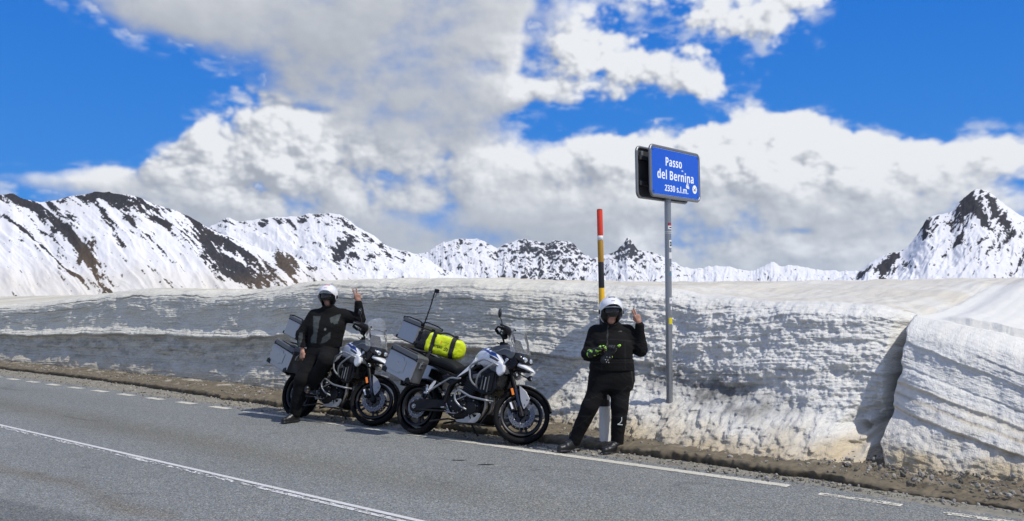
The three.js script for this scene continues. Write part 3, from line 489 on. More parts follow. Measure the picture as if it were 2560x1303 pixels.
function loft(secs, seg = 28, caps = true) {      // closed body along x: [x, y, half height, half width, squareness, z = 0, width pinch at top]
  const C = secs.length, g = gridGeo(seg + 1, C, (i, j, v) => {
    const [x, y, h, w, n = 2.4, z = 0, pin = 0] = secs[j], a = i / seg * Math.PI * 2, c = Math.cos(a), s = Math.sin(a), p = (q) => Math.sign(q) * Math.pow(Math.abs(q), 2 / n);
    v[0] = x; v[1] = y + p(s) * h; v[2] = z + p(c) * w * (1 - pin * Math.max(0, s)); v[3] = v[4] = v[5] = 1;
  });
  g.deleteAttribute('color');
  if (!caps) return g;
  const ends = [0, C - 1].map((j) => { const [x, y, , , , z = 0] = secs[j], q = []; for (let i = 0; i < seg; i++) { const A = (j * (seg + 1) + i) * 3, B = A + 3, P = g.attributes.position.array, a = [P[A], P[A + 1], P[A + 2]], b = [P[B], P[B + 1], P[B + 2]]; q.push(x, y, z, ...(j ? [...a, ...b] : [...b, ...a])); } const e = new THREE.BufferGeometry(); e.setAttribute('position', new THREE.Float32BufferAttribute(q, 3)); e.setAttribute('uv', new THREE.Float32BufferAttribute(new Float32Array(q.length / 3 * 2), 2)); e.computeVertexNormals(); return e; });
  return mergeGeometries([clean(g), ...ends]);
}
function resample(secs, n) {                       // smooth a short list of loft sections
  const m = secs[0].length, out = [], tabs = []; for (let k = 0; k < m; k++) tabs.push(table(secs.map((s, i) => [i, s[k]])));
  for (let i = 0; i <= n; i++) out.push(tabs.map((t) => t(i / n * (secs.length - 1)))); return out;
}
function canvas(w, h, draw, srgb = true) { const c = document.createElement('canvas'); c.width = w; c.height = h; draw(c.getContext('2d'), w, h); const t = new THREE.CanvasTexture(c); if (srgb) t.colorSpace = THREE.SRGBColorSpace; t.needsUpdate = true; return t; }

// ---------------------------------------------------------------- materials of the machines
const scuff = tex(256, 256, (x, y, o) => { o[0] = o[1] = o[2] = 0.5 + 0.3 * noise(x / 20, y / 20, 1) + 0.25 * noise(x / 5, y / 5, 3); }, false);
const K = {
  white: std(0.74, 0.75, 0.76, 0.3, 0, { clearcoat: 0.8, clearcoatRoughness: 0.12 }),
  black: std(0.008, 0.008, 0.009, 0.5, 0, { specularIntensity: 0.5, roughnessMap: scuff, bumpMap: scuff, bumpScale: 0.0006 }), gloss: std(0.012, 0.012, 0.013, 0.18),
  metal: std(0.03, 0.03, 0.032, 0.42, 0.7), dark: std(0.009, 0.009, 0.010, 0.5, 0.2, { specularIntensity: 0.6 }), rubber: std(0.008, 0.008, 0.0085, 0.88, 0, { specularIntensity: 0.4 }),
  alu: std(0.52, 0.53, 0.54, 0.36, 0.85, { roughnessMap: scuff }), brushed: std(0.37, 0.37, 0.365, 0.34, 0.9, { bumpMap: scuff, bumpScale: 0.0004 }), silver: std(0.32, 0.33, 0.34, 0.4, 0.55), steel: std(0.36, 0.36, 0.36, 0.33, 0.85),
  grey: std(0.105, 0.11, 0.115, 0.45, 0.25), seat: std(0.009, 0.010, 0.010, 0.72, 0, { specularIntensity: 0.5, bumpMap: scuff, bumpScale: 0.001 }), skid: std(0.40, 0.39, 0.36, 0.5, 0.45),
  glass: new THREE.MeshPhysicalMaterial({ color: new THREE.Color().setRGB(0.93, 0.95, 0.97), roughness: 0.03, transmission: 0.9, thickness: 0, ior: 1.5 }),
  smoke: new THREE.MeshPhysicalMaterial({ color: new THREE.Color().setRGB(0.12, 0.14, 0.17), roughness: 0.08, transmission: 0.6, thickness: 0, ior: 1.5 }),
  lens: new THREE.MeshPhysicalMaterial({ color: new THREE.Color().setRGB(0.8, 0.85, 0.9), roughness: 0.06, metalness: 0.7 }),
  orange: std(0.75, 0.20, 0.02, 0.25), blue: std(0.02, 0.06, 0.22, 0.3, 0, { clearcoat: 0.6 }), chrome: std(0.6, 0.62, 0.65, 0.12, 1), red: std(0.5, 0.03, 0.03, 0.4), disc: std(0.16, 0.165, 0.18, 0.38, 0.8), fork: std(0.05, 0.06, 0.09, 0.16, 0.9), screenLit: std(0.03, 0.05, 0.09, 0.1, 0.3),
};

// ---------------------------------------------------------------- touring motorcycle, at its rear tyre's contact point, heading +x, right side +z
function makeMotorcycle() {
  const root = thing('motorcycle');
  const P = (name, geo, mat, parent = root) => add(name, geo, mat, parent);
  const AXR = [0, 0.34, 0], AXF = [1.535, 0.335, 0];
  const tyre = (R, w, rim) => gridGeo(241, 31, (i, j, v) => {
    const a = i / 240 * Math.PI * 2, t = j / 30 * 2 - 1, b = t * 2.25, prof = Math.cos(b * 0.62), side = Math.abs(t);
    let r = rim + (R - rim) * Math.pow(clamp(Math.cos(t * 1.35) * 1.22 - 0.22 * Math.cos(1.35)), 0.55), z = Math.sin(t * 1.9) / Math.sin(1.5708) * w / 2 * (side > 0.83 ? lerp(1, 0.8, (side - 0.83) / 0.17) : 1);
    const q = a * 25 / Math.PI, tw = side < 0.62 ? 1 : 0, row = Math.floor((t + 1) * 4.5), ph = (q + (row % 2) * 0.5 + t * 0.8) % 1, groove = tw && (Math.abs(ph - 0.5) > 0.40 || Math.abs(((t + 1) * 4.5) % 1 - 0.5) > 0.42) ? 0.006 : 0;
    r -= groove; v[0] = Math.cos(a) * r; v[1] = Math.sin(a) * r; v[2] = z; v[3] = v[4] = v[5] = 1;
  });
  const circle = (x, y, r, n, dir = 1) => Array.from({ length: n }, (_, k) => new THREE.Vector2(x + Math.cos(dir * k / n * Math.PI * 2) * r, y + Math.sin(dir * k / n * Math.PI * 2) * r));
  const ring = (r0, r1, d, n, hr) => { const s = new THREE.Shape(circle(0, 0, r1, 48)); s.holes.push(new THREE.Path(circle(0, 0, r0, 48, -1))); for (let k = 0; k < n; k++) { const a = k / n * 6.2832, rr = lerp(r0, r1, 0.34 + 0.32 * (k % 2)); s.holes.push(new THREE.Path(circle(Math.cos(a) * rr, Math.sin(a) * rr, hr, 7, -1))); } const g = new THREE.ExtrudeGeometry(s, { depth: d, bevelEnabled: false }); g.translate(0, 0, -d / 2); return g; };
  function wheel(name, R, w, rim, discs) {
    const W = new THREE.Group(); W.name = name;
    const tg = tyre(R, w, rim - 0.012); tg.deleteAttribute('color'); P('tyre', tg, K.rubber, W);
    P('rim', latheZ([[rim - 0.02, -w * 0.36], [rim + 0.006, -w * 0.37], [rim + 0.006, -w * 0.33], [rim - 0.012, -w * 0.28], [rim - 0.03, 0], [rim - 0.012, w * 0.28], [rim + 0.006, w * 0.33], [rim + 0.006, w * 0.37], [rim - 0.02, w * 0.36], [rim - 0.036, w * 0.1], [rim - 0.036, -w * 0.1], [rim - 0.02, -w * 0.36]], 64), K.metal, W);
    const sp = plate([[0.04, -0.016], [rim - 0.03, -0.009], [rim - 0.03, 0.009], [0.04, 0.016]], 0.026, 0.004);
    for (let k = 0; k < 5; k++) for (const s of [-1, 1]) { const m = P('spoke', sp, K.metal, W); m.rotation.z = k / 5 * 6.2832 + s * 0.16; m.position.set(0, 0, 0); }
    P('hub', latheZ([[0.0001, -0.07], [0.03, -0.07], [0.036, -0.05], [0.055, -0.03], [0.05, 0], [0.055, 0.03], [0.036, 0.05], [0.03, 0.07], [0.0001, 0.07]]), K.dark, W);
    for (const [z, r0, r1] of discs) {
      const d = P('brake_disc', ring(r0, r1, 0.005, 36, 0.0065), K.disc, W); d.position.z = z;
      const car = P('disc_carrier', ring(0.045, r0 + 0.004, 0.004, 8, 0.012), K.gloss, W); car.position.z = z;
      const bolt = cyl(0.0085, 0.012, 10).rotateX(Math.PI / 2); for (let k = 0; k < 8; k++) { const b = P('bolt', bolt, K.alu, W); b.position.set(Math.cos(k * 0.785) * r0, Math.sin(k * 0.785) * r0, z); }
    }
    root.add(W); return W;
  }
  // ---- rear end
  wheel('rear_wheel', 0.338, 0.155, 0.238, [[0.062, 0.098, 0.140]]).position.set(...AXR);
  P('axle_nut', join(cyl(0.032, 0.03, 6).rotateX(Math.PI / 2).translate(0, 0.34, 0.118), cyl(0.016, 0.05, 12).rotateX(Math.PI / 2).translate(0, 0.34, 0.125)), K.steel);
  P('swingarm', join(plate(smoothOutline([[-0.06, 0.37], [0.02, 0.40], [0.2, 0.435], [0.46, 0.43], [0.5, 0.36], [0.3, 0.345], [0.04, 0.29], [-0.05, 0.30]]), 0.045, 0.012, 0.098), flip(plate(smoothOutline([[-0.08, 0.40], [0.02, 0.44], [0.2, 0.42], [0.5, 0.42], [0.5, 0.35], [0.2, 0.32], [0.0, 0.25], [-0.08, 0.28]]), 0.08, 0.02, 0.12)), box(0.08, 0.07, 0.26, 0.02, 0.47, 0.39, 0)), K.dark);
  P('torque_arm', between([0.05, 0.30, 0.115], [0.52, 0.315, 0.13], 0.012), K.metal);
  P('brake_caliper', box(0.09, 0.045, 0.05, 0.014, 0.08, 0.425, 0.075), K.black);
  P('rear_mudguard', (() => { const g = gridGeo(20, 7, (i, j, v) => { const a = lerp(0.55, 2.35, i / 19), z = (j / 6 * 2 - 1); v[0] = Math.cos(a) * (0.375 - 0.03 * z * z); v[1] = 0.34 + Math.sin(a) * (0.375 - 0.03 * z * z); v[2] = z * 0.085; v[3] = v[4] = v[5] = 1; }); g.deleteAttribute('color'); return g; })(), K.black);
  P('tail_plate', join(plate([[-0.28, 0.62], [-0.24, 0.62], [-0.08, 0.93], [-0.14, 0.93]], 0.16, 0.006), box(0.012, 0.13, 0.2, 0.004, -0.29, 0.66, 0)), K.black);
  P('tail_lamp', box(0.03, 0.04, 0.13, 0.01, -0.19, 0.95, 0), K.red);
  P('shock_absorber', join(between([0.36, 0.42, 0], [0.52, 0.72, 0], 0.03, 0.03), bar(Array.from({ length: 60 }, (_, k) => [0.37 + k / 60 * 0.13 + 0.0, 0.45 + k / 60 * 0.22 + Math.sin(k * 0.9) * 0.012, Math.cos(k * 0.9) * 0.042]), 0.007, 6)), K.metal);
  P('silencer', loft(resample([[-0.2, 0.60, 0.055, 0.045, 2.6, -0.17], [-0.17, 0.60, 0.07, 0.058, 2.6, -0.17], [0.1, 0.50, 0.07, 0.06, 2.6, -0.17], [0.25, 0.43, 0.055, 0.05, 2.6, -0.16], [0.4, 0.34, 0.028, 0.028, 2, -0.13]], 24), 24), K.silver);
  // ---- frame and engine
  for (const s of [1, -1]) P('frame_tube', (s > 0 ? (g) => g : flip)(join(bent([[0.40, 0.64, 0.16], [0.56, 0.725, 0.17], [0.66, 0.715, 0.175], [0.70, 0.72, 0.17]], 0.0125, 10, 0.05), between([0.24, 0.53, 0.185], [0.41, 0.645, 0.165], 0.016, 0.013))), K.silver);
  P('main_frame', join(bent([[0.66, 0.72, 0.155], [0.9, 0.86, 0.15], [1.17, 1.0, 0.06]], 0.02), flip(bent([[0.66, 0.72, 0.155], [0.9, 0.86, 0.15], [1.17, 1.0, 0.06]], 0.02)), bent([[0.5, 0.42, 0.15], [0.55, 0.62, 0.16], [0.7, 0.72, 0.155]], 0.024), flip(bent([[0.5, 0.42, 0.15], [0.55, 0.62, 0.16], [0.7, 0.72, 0.155]], 0.024)), bent([[1.19, 0.98, 0.04], [1.12, 0.72, 0.12], [1.02, 0.5, 0.14]], 0.017), flip(bent([[1.19, 0.98, 0.04], [1.12, 0.72, 0.12], [1.02, 0.5, 0.14]], 0.017)), bent([[-0.16, 0.95, 0.1], [0.25, 0.86, 0.12], [0.62, 0.74, 0.14]], 0.014), flip(bent([[-0.16, 0.95, 0.1], [0.25, 0.86, 0.12], [0.62, 0.74, 0.14]], 0.014))), K.dark);
  P('engine', join(
    loft(resample([[0.46, 0.42, 0.06, 0.10, 3], [0.52, 0.40, 0.13, 0.15, 3], [0.68, 0.37, 0.155, 0.185, 3.4], [0.85, 0.37, 0.15, 0.185, 3.4], [0.98, 0.38, 0.11, 0.16, 3.2], [1.02, 0.38, 0.06, 0.12, 3]], 20), 28),
    turned2(loft(resample([[-0.14, 0, 0.11, 0.17, 4], [0.1, 0, 0.11, 0.175, 4], [0.13, 0, 0.125, 0.185, 4], [0.25, 0, 0.12, 0.18, 4], [0.28, 0, 0.09, 0.14, 4]], 16), 28), 0, 0, 1.18, 0.83, 0.56, 0),
    cyl(0.115, 0.03, 36, 0.01).rotateX(Math.PI / 2).translate(0.74, 0.40, 0.195), cyl(0.08, 0.03, 30, 0.01).rotateX(Math.PI / 2).translate(0.74, 0.40, 0.215), cyl(0.075, 0.03, 30, 0.01).rotateX(Math.PI / 2).translate(0.93, 0.37, 0.185), cyl(0.10, 0.04, 30, 0.01).rotateX(Math.PI / 2).translate(0.86, 0.38, -0.19)), K.dark);
  const fin = box(0.21, 0.006, 0.36, 0.002);
  for (let k = 0; k < 6; k++) { const m = P('cooling_fin', fin, K.metal); m.position.set(0.83 + k * 0.01, 0.53 + k * 0.022, 0); m.rotation.z = -0.39; }
  const eb = cyl(0.009, 0.016, 6).rotateX(Math.PI / 2);
  for (let k = 0; k < 9; k++) { const m = P('bolt', eb, K.steel); m.position.set(0.74 + Math.cos(k * 0.698) * 0.10, 0.40 + Math.sin(k * 0.698) * 0.10, 0.212); }
  for (const [x, y, z] of [[0.60, 0.50, 0.17], [0.66, 0.56, 0.175], [0.95, 0.46, 0.18], [1.0, 0.40, 0.165], [0.56, 0.33, 0.165], [0.9, 0.28, 0.17], [0.68, 0.26, 0.18], [0.72, 0.66, 0.175]]) P('bolt', eb, K.steel).position.set(x, y, z);
  P('exhaust_header', join(bent([[1.0, 0.60, 0.10], [1.09, 0.56, 0.12], [1.10, 0.36, 0.12], [1.02, 0.24, 0.1], [0.7, 0.2, 0.02], [0.45, 0.30, -0.10]], 0.024, 12, 0.08), bent([[1.0, 0.60, 0.0], [1.11, 0.56, 0.0], [1.12, 0.36, 0.02], [1.03, 0.24, 0.03]], 0.024, 12, 0.08), bent([[1.0, 0.60, -0.10], [1.09, 0.56, -0.12], [1.10, 0.36, -0.10], [1.02, 0.24, -0.06]], 0.024, 12, 0.08)), std(0.30, 0.26, 0.21, 0.38, 0.85));
  P('skid_plate', join(plate([[0.70, 0.215], [0.83, 0.235], [0.865, 0.30], [0.93, 0.318], [1.04, 0.312], [1.065, 0.295], [1.02, 0.225], [0.985, 0.20], [0.80, 0.19], [0.72, 0.195]], 0.012, 0.003, 0.155, [[[0.885, 0.29], [0.905, 0.298], [0.93, 0.245], [0.915, 0.235]], [[0.935, 0.30], [1.01, 0.295], [0.985, 0.265], [0.955, 0.262]]])), K.skid);
  P('skid_plate', flip(plate([[0.70, 0.215], [0.83, 0.235], [0.865, 0.30], [1.04, 0.312], [1.065, 0.295], [1.02, 0.225], [0.985, 0.20], [0.80, 0.19], [0.72, 0.195]], 0.012, 0.003, 0.155)), K.skid);
  P('belly_pan', join(box(0.42, 0.012, 0.31, 0.005, 0.90, 0.186, 0), turned2(box(0.16, 0.014, 0.3, 0.005), 0, 0, 0.95, 1.10, 0.25, 0)), K.metal);
  P('air_intake', join(plate([[0.94, 0.62], [1.0, 0.79], [1.09, 0.845], [1.24, 0.80], [1.25, 0.62], [1.20, 0.565], [1.08, 0.55]], 0.42, 0.02)), K.black);
  for (const s of [1, -1]) {
    const F = s > 0 ? (g) => g : flip;
    P('radiator', F(plate([[1.085, 0.80], [1.115, 0.575], [1.20, 0.59], [1.225, 0.795]], 0.05, 0.008, 0.205)), K.dark);
    const slat = F(turned2(box(0.012, 0.17, 0.012, 0.004), 0, 0, -0.1)); for (let k = 0; k < 3; k++) { const m = P('radiator_slat', slat, k === 1 ? K.silver : K.grey); m.position.set(1.075 + k * 0.045, 0.675 - k * 0.006, s * 0.235); m.scale.y = [1, 0.9, 1.15][k]; }
    P('battery_cover', F(turned2(box(0.12, 0.055, 0.05, 0.012), 0, 0, 0.18, 0.97, 0.755, 0.19)), K.grey);
    P('crash_bar', F(join(bent([[1.02, 0.60, 0.15], [0.955, 0.655, 0.24], [0.925, 0.71, 0.275], [0.897, 0.845, 0.275], [0.93, 0.885, 0.28], [1.10, 0.962, 0.285], [1.27, 0.90, 0.24], [1.31, 0.86, 0.16]], 0.0125, 10, 0.05), bent([[1.235, 0.915, 0.262], [1.18, 0.865, 0.295], [1.07, 0.79, 0.295], [1.035, 0.73, 0.29], [1.0, 0.64, 0.24], [1.0, 0.58, 0.15]], 0.0125, 10, 0.04))), K.silver);
    P('crash_bar', F(join(bent([[0.90, 0.33, 0.16], [0.80, 0.375, 0.24], [0.725, 0.45, 0.265], [0.72, 0.535, 0.265], [0.775, 0.572, 0.265], [0.95, 0.497, 0.265], [1.18, 0.468, 0.25], [1.20, 0.468, 0.14]], 0.0125, 10, 0.05), bent([[0.745, 0.445, 0.26], [0.905, 0.515, 0.262]], 0.008))), K.silver);
    P('foot_peg', F(join(box(0.045, 0.02, 0.10, 0.006, 0.565, 0.345, 0.235), bent([[0.54, 0.40, 0.17], [0.60, 0.335, 0.20], [0.575, 0.275, 0.2], [0.63, 0.30, 0.2], [0.60, 0.335, 0.2]], 0.007, 8, 0.01))), K.steel);
    P('foot_peg', F(join(turned2(box(0.03, 0.10, 0.03, 0.008), 0, 0, 0.15, 0.235, 0.565, 0.20), box(0.06, 0.035, 0.05, 0.012, 0.235, 0.515, 0.205))), K.alu);
    P('heel_guard', F(plate([[0.245, 0.52], [0.265, 0.60], [0.32, 0.665], [0.345, 0.668], [0.34, 0.64], [0.275, 0.545]], 0.01, 0.003, 0.19)), K.white);
    P('side_panel', F(plate(smoothOutline([[0.42, 0.74], [0.62, 0.76], [0.84, 0.90], [0.80, 0.83], [0.66, 0.70], [0.52, 0.66]]), 0.03, 0.01, 0.14)), K.black);
  }
  P('side_stand', join(between([0.70, 0.22, -0.16], [0.82, -0.02, -0.30], 0.014, 0.012), box(0.09, 0.012, 0.05, 0.005, 0.83, -0.052, -0.305)), K.metal);
  P('brake_lever', join(bent([[0.56, 0.31, 0.21], [0.66, 0.29, 0.225], [0.73, 0.285, 0.24]], 0.007), box(0.03, 0.012, 0.05, 0.004, 0.735, 0.288, 0.245)), K.steel);
  P('centre_stand', join(between([0.56, 0.22, 0.12], [0.30, 0.17, 0.15], 0.012), between([0.56, 0.22, -0.12], [0.30, 0.17, -0.15], 0.012), between([0.54, 0.22, 0.12], [0.54, 0.22, -0.12], 0.01)), K.metal);
  // ---- seat, tank, fairing
  P('seat', loft(resample([[0.56, 0.795, 0.03, 0.09, 2.6], [0.60, 0.81, 0.05, 0.15, 2.8], [0.68, 0.825, 0.055, 0.165, 2.8], [0.78, 0.86, 0.055, 0.14, 2.8], [0.86, 0.92, 0.055, 0.10, 2.6], [0.90, 0.97, 0.045, 0.075, 2.4], [0.92, 1.0, 0.02, 0.05, 2.2]], 26), 28), K.seat);
  P('pillion_seat', loft(resample([[-0.02, 0.965, 0.02, 0.07, 2.6], [0.02, 0.955, 0.045, 0.12, 2.8], [0.18, 0.93, 0.06, 0.145, 2.8], [0.40, 0.90, 0.075, 0.155, 2.8], [0.52, 0.865, 0.07, 0.15, 2.8], [0.60, 0.83, 0.05, 0.13, 2.8], [0.63, 0.81, 0.02, 0.1, 2.6]], 26), 28), K.seat);
  const paintTank = canvas(512, 512, (c, w, h) => {
    c.fillStyle = '#dfe1e3'; c.fillRect(0, 0, w, h);
    // v runs round the body: 0 right side, 0.25 top, 0.5 left side
    const Y = (v) => h - v * h; c.fillStyle = '#1b1c1f'; c.fillRect(w * 0.22, Y(0.33), w * 0.8, Y(0.17) - Y(0.33));
    for (const m of [0, 1]) { const q = (v) => Y(m ? 0.5 - v : v); const poly = (col, pts) => { c.fillStyle = col; c.beginPath(); pts.forEach(([u, v], i) => i ? c.lineTo(u * w, q(v)) : c.moveTo(u * w, q(v))); c.fill(); };
      poly('#1d3f86', [[0.08, 0.14], [0.46, 0.155], [0.40, 0.10], [0.56, 0.075], [0.72, 0.10], [0.86, 0.045], [0.60, 0.03], [0.34, 0.075], [0.14, 0.10]]);
      poly('#8fb1d8', [[0.46, 0.155], [0.64, 0.15], [0.74, 0.12], [0.56, 0.10]]); poly('#23262b', [[0.58, 0.02], [0.95, 0.03], [0.98, 0.0], [0.62, -0.02]]); }
  });
  const tank = P('fuel_tank', loft(resample([[0.82, 0.95, 0.04, 0.08, 2.6], [0.85, 0.965, 0.075, 0.115, 2.8], [0.92, 0.99, 0.11, 0.155, 2.9], [1.02, 1.0, 0.135, 0.185, 3], [1.12, 0.985, 0.13, 0.205, 3], [1.22, 0.95, 0.11, 0.205, 3], [1.30, 0.905, 0.075, 0.19, 2.8], [1.335, 0.875, 0.035, 0.165, 2.4]], 40), 48), new THREE.MeshPhysicalMaterial({ map: paintTank, roughness: 0.28, clearcoat: 0.8, clearcoatRoughness: 0.1 }));
  tank.geometry = (() => { const g = tank.geometry, u = g.attributes.uv, p = g.attributes.position; for (let i = 0; i < u.count; i++) { const x = u.getX(i), y = u.getY(i); u.setXY(i, (p.getX(i) - 0.82) / 0.515, x); } return g; })();
  P('fuel_cap', cyl(0.045, 0.02, 24).translate(0, 0, 0).rotateZ(-0.1).translate(1.0, 1.137, 0), K.gloss);
  for (const s of [1, -1]) {
    const F = s > 0 ? (g) => g : flip;
    P('rear_trim', F(plate([[0.64, 0.725], [0.66, 0.745], [0.84, 0.905], [0.89, 0.98], [0.90, 0.93], [0.86, 0.875], [0.68, 0.725]], 0.02, 0.005, 0.155)), K.white);
    P('nose_cowl', F(plate(smoothOutline([[1.16, 0.895], [1.28, 0.87], [1.335, 0.835], [1.325, 0.80], [1.24, 0.825], [1.17, 0.85]]), 0.035, 0.012, 0.205)), K.grey);
    P('cowl_tip', F(plate(smoothOutline([[1.27, 0.93], [1.335, 0.895], [1.345, 0.83], [1.30, 0.79], [1.265, 0.83]]), 0.05, 0.018, 0.205)), K.white);
    P('dash_fairing', F(plate(smoothOutline([[1.08, 1.085], [1.16, 1.125], [1.30, 1.145], [1.42, 1.115], [1.435, 1.04], [1.40, 1.0], [1.31, 1.045], [1.18, 1.045]], 6), 0.03, 0.012, 0.155)), K.grey);
    P('dash_trim', F(bar([[1.12, 1.07, 0.176], [1.21, 1.075, 0.178], [1.31, 1.105, 0.178], [1.41, 1.085, 0.172]], 0.006, 6)), K.silver);
    P('side_fairing', F(plate(smoothOutline([[1.30, 1.04], [1.42, 1.02], [1.47, 0.95], [1.42, 0.88], [1.33, 0.92], [1.28, 0.98]], 6), 0.12, 0.02, 0.09)), K.black);
    P('indicator', F(join(cyl(0.02, 0.02, 20).rotateX(Math.PI / 2).translate(1.36, 0.975, 0.175), between([1.36, 0.975, 0.17], [1.34, 0.895, 0.22], 0.009, 0.007))), K.alu);
    P('screen_bracket', F(bent([[1.45, 1.12, 0.15], [1.42, 1.22, 0.155], [1.375, 1.30, 0.15], [1.385, 1.345, 0.145], [1.41, 1.34, 0.14]], 0.011, 8, 0.02)), K.gloss);
    P('fog_lamp', F(join(latheZ([[0.0001, -0.03], [0.02, -0.03], [0.034, -0.005], [0.036, 0.02], [0.0001, 0.02]], 24).rotateY(Math.PI / 2 - 0.1).translate(1.50, 0.80, 0.17), between([1.47, 0.80, 0.16], [1.38, 0.85, 0.06], 0.008))), K.gloss);
    P('fog_lamp_lens', F(new THREE.SphereGeometry(0.03, 20, 10, 0, 6.3, 0, 0.9).scale(1, 0.6, 1).rotateZ(-Math.PI / 2).translate(1.505, 0.80, 0.167)), K.lens);
  }
  P('beak', loft(resample([[1.30, 0.975, 0.05, 0.15, 3], [1.38, 0.965, 0.042, 0.148, 3], [1.50, 0.925, 0.034, 0.115, 2.8], [1.60, 0.885, 0.022, 0.065, 2.6], [1.655, 0.858, 0.008, 0.02, 2.2]], 24), 28), K.white);
  P('beak_underside', loft(resample([[1.30, 0.90, 0.04, 0.10, 3], [1.42, 0.89, 0.04, 0.10, 3], [1.56, 0.865, 0.02, 0.06, 2.6]], 12), 20), K.black);
  P('headlamp_shell', loft(resample([[1.40, 1.04, 0.05, 0.14, 3], [1.46, 1.03, 0.07, 0.15, 3], [1.52, 1.0, 0.055, 0.135, 3], [1.555, 0.975, 0.03, 0.11, 2.6]], 18), 28), K.gloss);
  for (const s of [1, -1]) P('headlamp', new THREE.SphereGeometry(0.045, 24, 14).scale(0.6, 0.72, 1.15).rotateY(-s * 0.45).translate(1.538, 0.992, s * 0.078), K.lens);
  P('windscreen', (() => { const g = gridGeo(25, 21, (i, j, v) => { const a = i / 24 * 2 - 1, t = j / 20, w = lerp(0.215, 0.155, t * t) * (t > 0.85 ? Math.sqrt(1 - ((t - 0.85) / 0.15) ** 2 * 0.75) : 1), z = a * w; v[0] = lerp(1.55, 1.42, Math.pow(t, 0.9)) - z * z * 2.6; v[1] = lerp(1.065, 1.47, t) + 0.02 * (1 - a * a) * t; v[2] = z; v[3] = v[4] = v[5] = 1; }); g.deleteAttribute('color'); return g; })(), K.glass);
  P('windscreen_edge', (() => { const pts = []; for (let k = 0; k <= 30; k++) { const t = k <= 12 ? k / 12 : k >= 18 ? (30 - k) / 12 : 1, a = k <= 12 ? 1 : k >= 18 ? -1 : 1 - (k - 12) / 3, w = lerp(0.215, 0.155, t * t) * (t > 0.85 ? Math.sqrt(1 - ((t - 0.85) / 0.15) ** 2 * 0.75) : 1), z = a * w; pts.push([lerp(1.55, 1.42, Math.pow(t, 0.9)) - z * z * 2.6, lerp(1.065, 1.47, t) + 0.02 * (1 - a * a) * t, z]); } return bar(pts, 0.003, 6); })(), K.glass);
  P('wind_deflector', join(bar([[1.395, 1.30, 0.155], [1.43, 1.315, 0.07], [1.435, 1.31, -0.07], [1.395, 1.30, -0.155]], 0.009, 8), bar([[1.43, 1.15, 0.15], [1.43, 1.20, 0.16], [1.395, 1.30, 0.155]], 0.008, 8), bar([[1.43, 1.15, -0.15], [1.43, 1.20, -0.16], [1.395, 1.30, -0.155]], 0.008, 8)), K.gloss);
  P('dashboard', join(turned2(box(0.02, 0.13, 0.22, 0.01), 0, 0, 0.5, 1.37, 1.19, 0), box(0.1, 0.06, 0.2, 0.02, 1.38, 1.12, 0)), K.gloss);
  P('dash_screen', turned2(box(0.004, 0.10, 0.17, 0.002), 0, 0, 0.5, 1.357, 1.197, 0), K.screenLit);
  // ---- luggage
  const tilt = -0.33;
  P('luggage_rack', join(bent([[-0.38, 1.10, 0.14], [-0.1, 1.06, 0.15], [0.12, 0.98, 0.14]], 0.012), flip(bent([[-0.38, 1.10, 0.14], [-0.1, 1.06, 0.15], [0.12, 0.98, 0.14]], 0.012)), turned2(box(0.36, 0.02, 0.3, 0.006), 0, 0, -0.29, -0.17, 1.145, 0)), K.black);
  for (const s of [1, -1]) {
    const F = s > 0 ? (g) => g : flip, G = new THREE.Group(); G.name = 'pannier'; root.add(G); G.position.set(-0.045, 0.83, s * 0.345); G.rotation.z = tilt;
    const Q = (n, g, m) => P(n, F(g), m, G);
    const outline = [[-0.235, -0.165], [0.215, -0.165], [0.235, -0.145], [0.235, 0.12], [-0.235, 0.12], [-0.235, -0.16]];
    Q('case', plate(outline, 0.21, 0.010, 0), K.brushed);
    Q('face_panel', plate([[-0.205, -0.11], [0.02, -0.11], [0.04, -0.085], [0.085, -0.085], [0.085, 0.055], [0.04, 0.055], [0.02, 0.09], [-0.205, 0.09]], 0.008, 0.003, 0.107), K.brushed);
    Q('emblem', plate([[-0.09, -0.012], [-0.03, -0.012], [-0.045, 0.0], [-0.03, 0.02], [-0.08, 0.02], [-0.075, 0.0]], 0.004, 0.001, 0.1125), K.silver);
    Q('lid', plate([[-0.238, 0.122], [0.238, 0.122], [0.232, 0.165], [0.205, 0.185], [-0.205, 0.185], [-0.232, 0.165]], 0.222, 0.010, 0), K.grey);
    Q('lid_rail', box(0.46, 0.016, 0.02, 0.006, 0, 0.128, 0.112), K.black);
    Q('handle', join(box(0.30, 0.014, 0.03, 0.006, 0, 0.198, 0.05), box(0.02, 0.02, 0.03, 0.005, -0.14, 0.19, 0.05), box(0.02, 0.02, 0.03, 0.005, 0.14, 0.19, 0.05)), K.black);
    Q('lid_badge', box(0.11, 0.004, 0.035, 0.002, -0.02, 0.187, 0.085), K.alu);
    for (const [x, y] of [[-0.215, -0.15], [0.205, -0.15]]) Q('corner_guard', plate([[x - 0.035, y - 0.022], [x + 0.035, y - 0.022], [x + 0.032, y + 0.02], [x - 0.0, y + 0.045], [x - 0.032, y + 0.02]], 0.226, 0.006, 0), K.black);
    for (const x of [-0.225, 0.225]) Q('corner_guard', box(0.03, 0.05, 0.226, 0.008, x, 0.135, 0), K.black);
    Q('latch', join(box(0.02, 0.075, 0.07, 0.006, 0.245, 0.075, 0.0), box(0.012, 0.04, 0.05, 0.004, 0.256, 0.115, 0.0)), K.alu);
    Q('mount', box(0.2, 0.12, 0.05, 0.01, 0.08, -0.02, -0.125), K.black);
  }
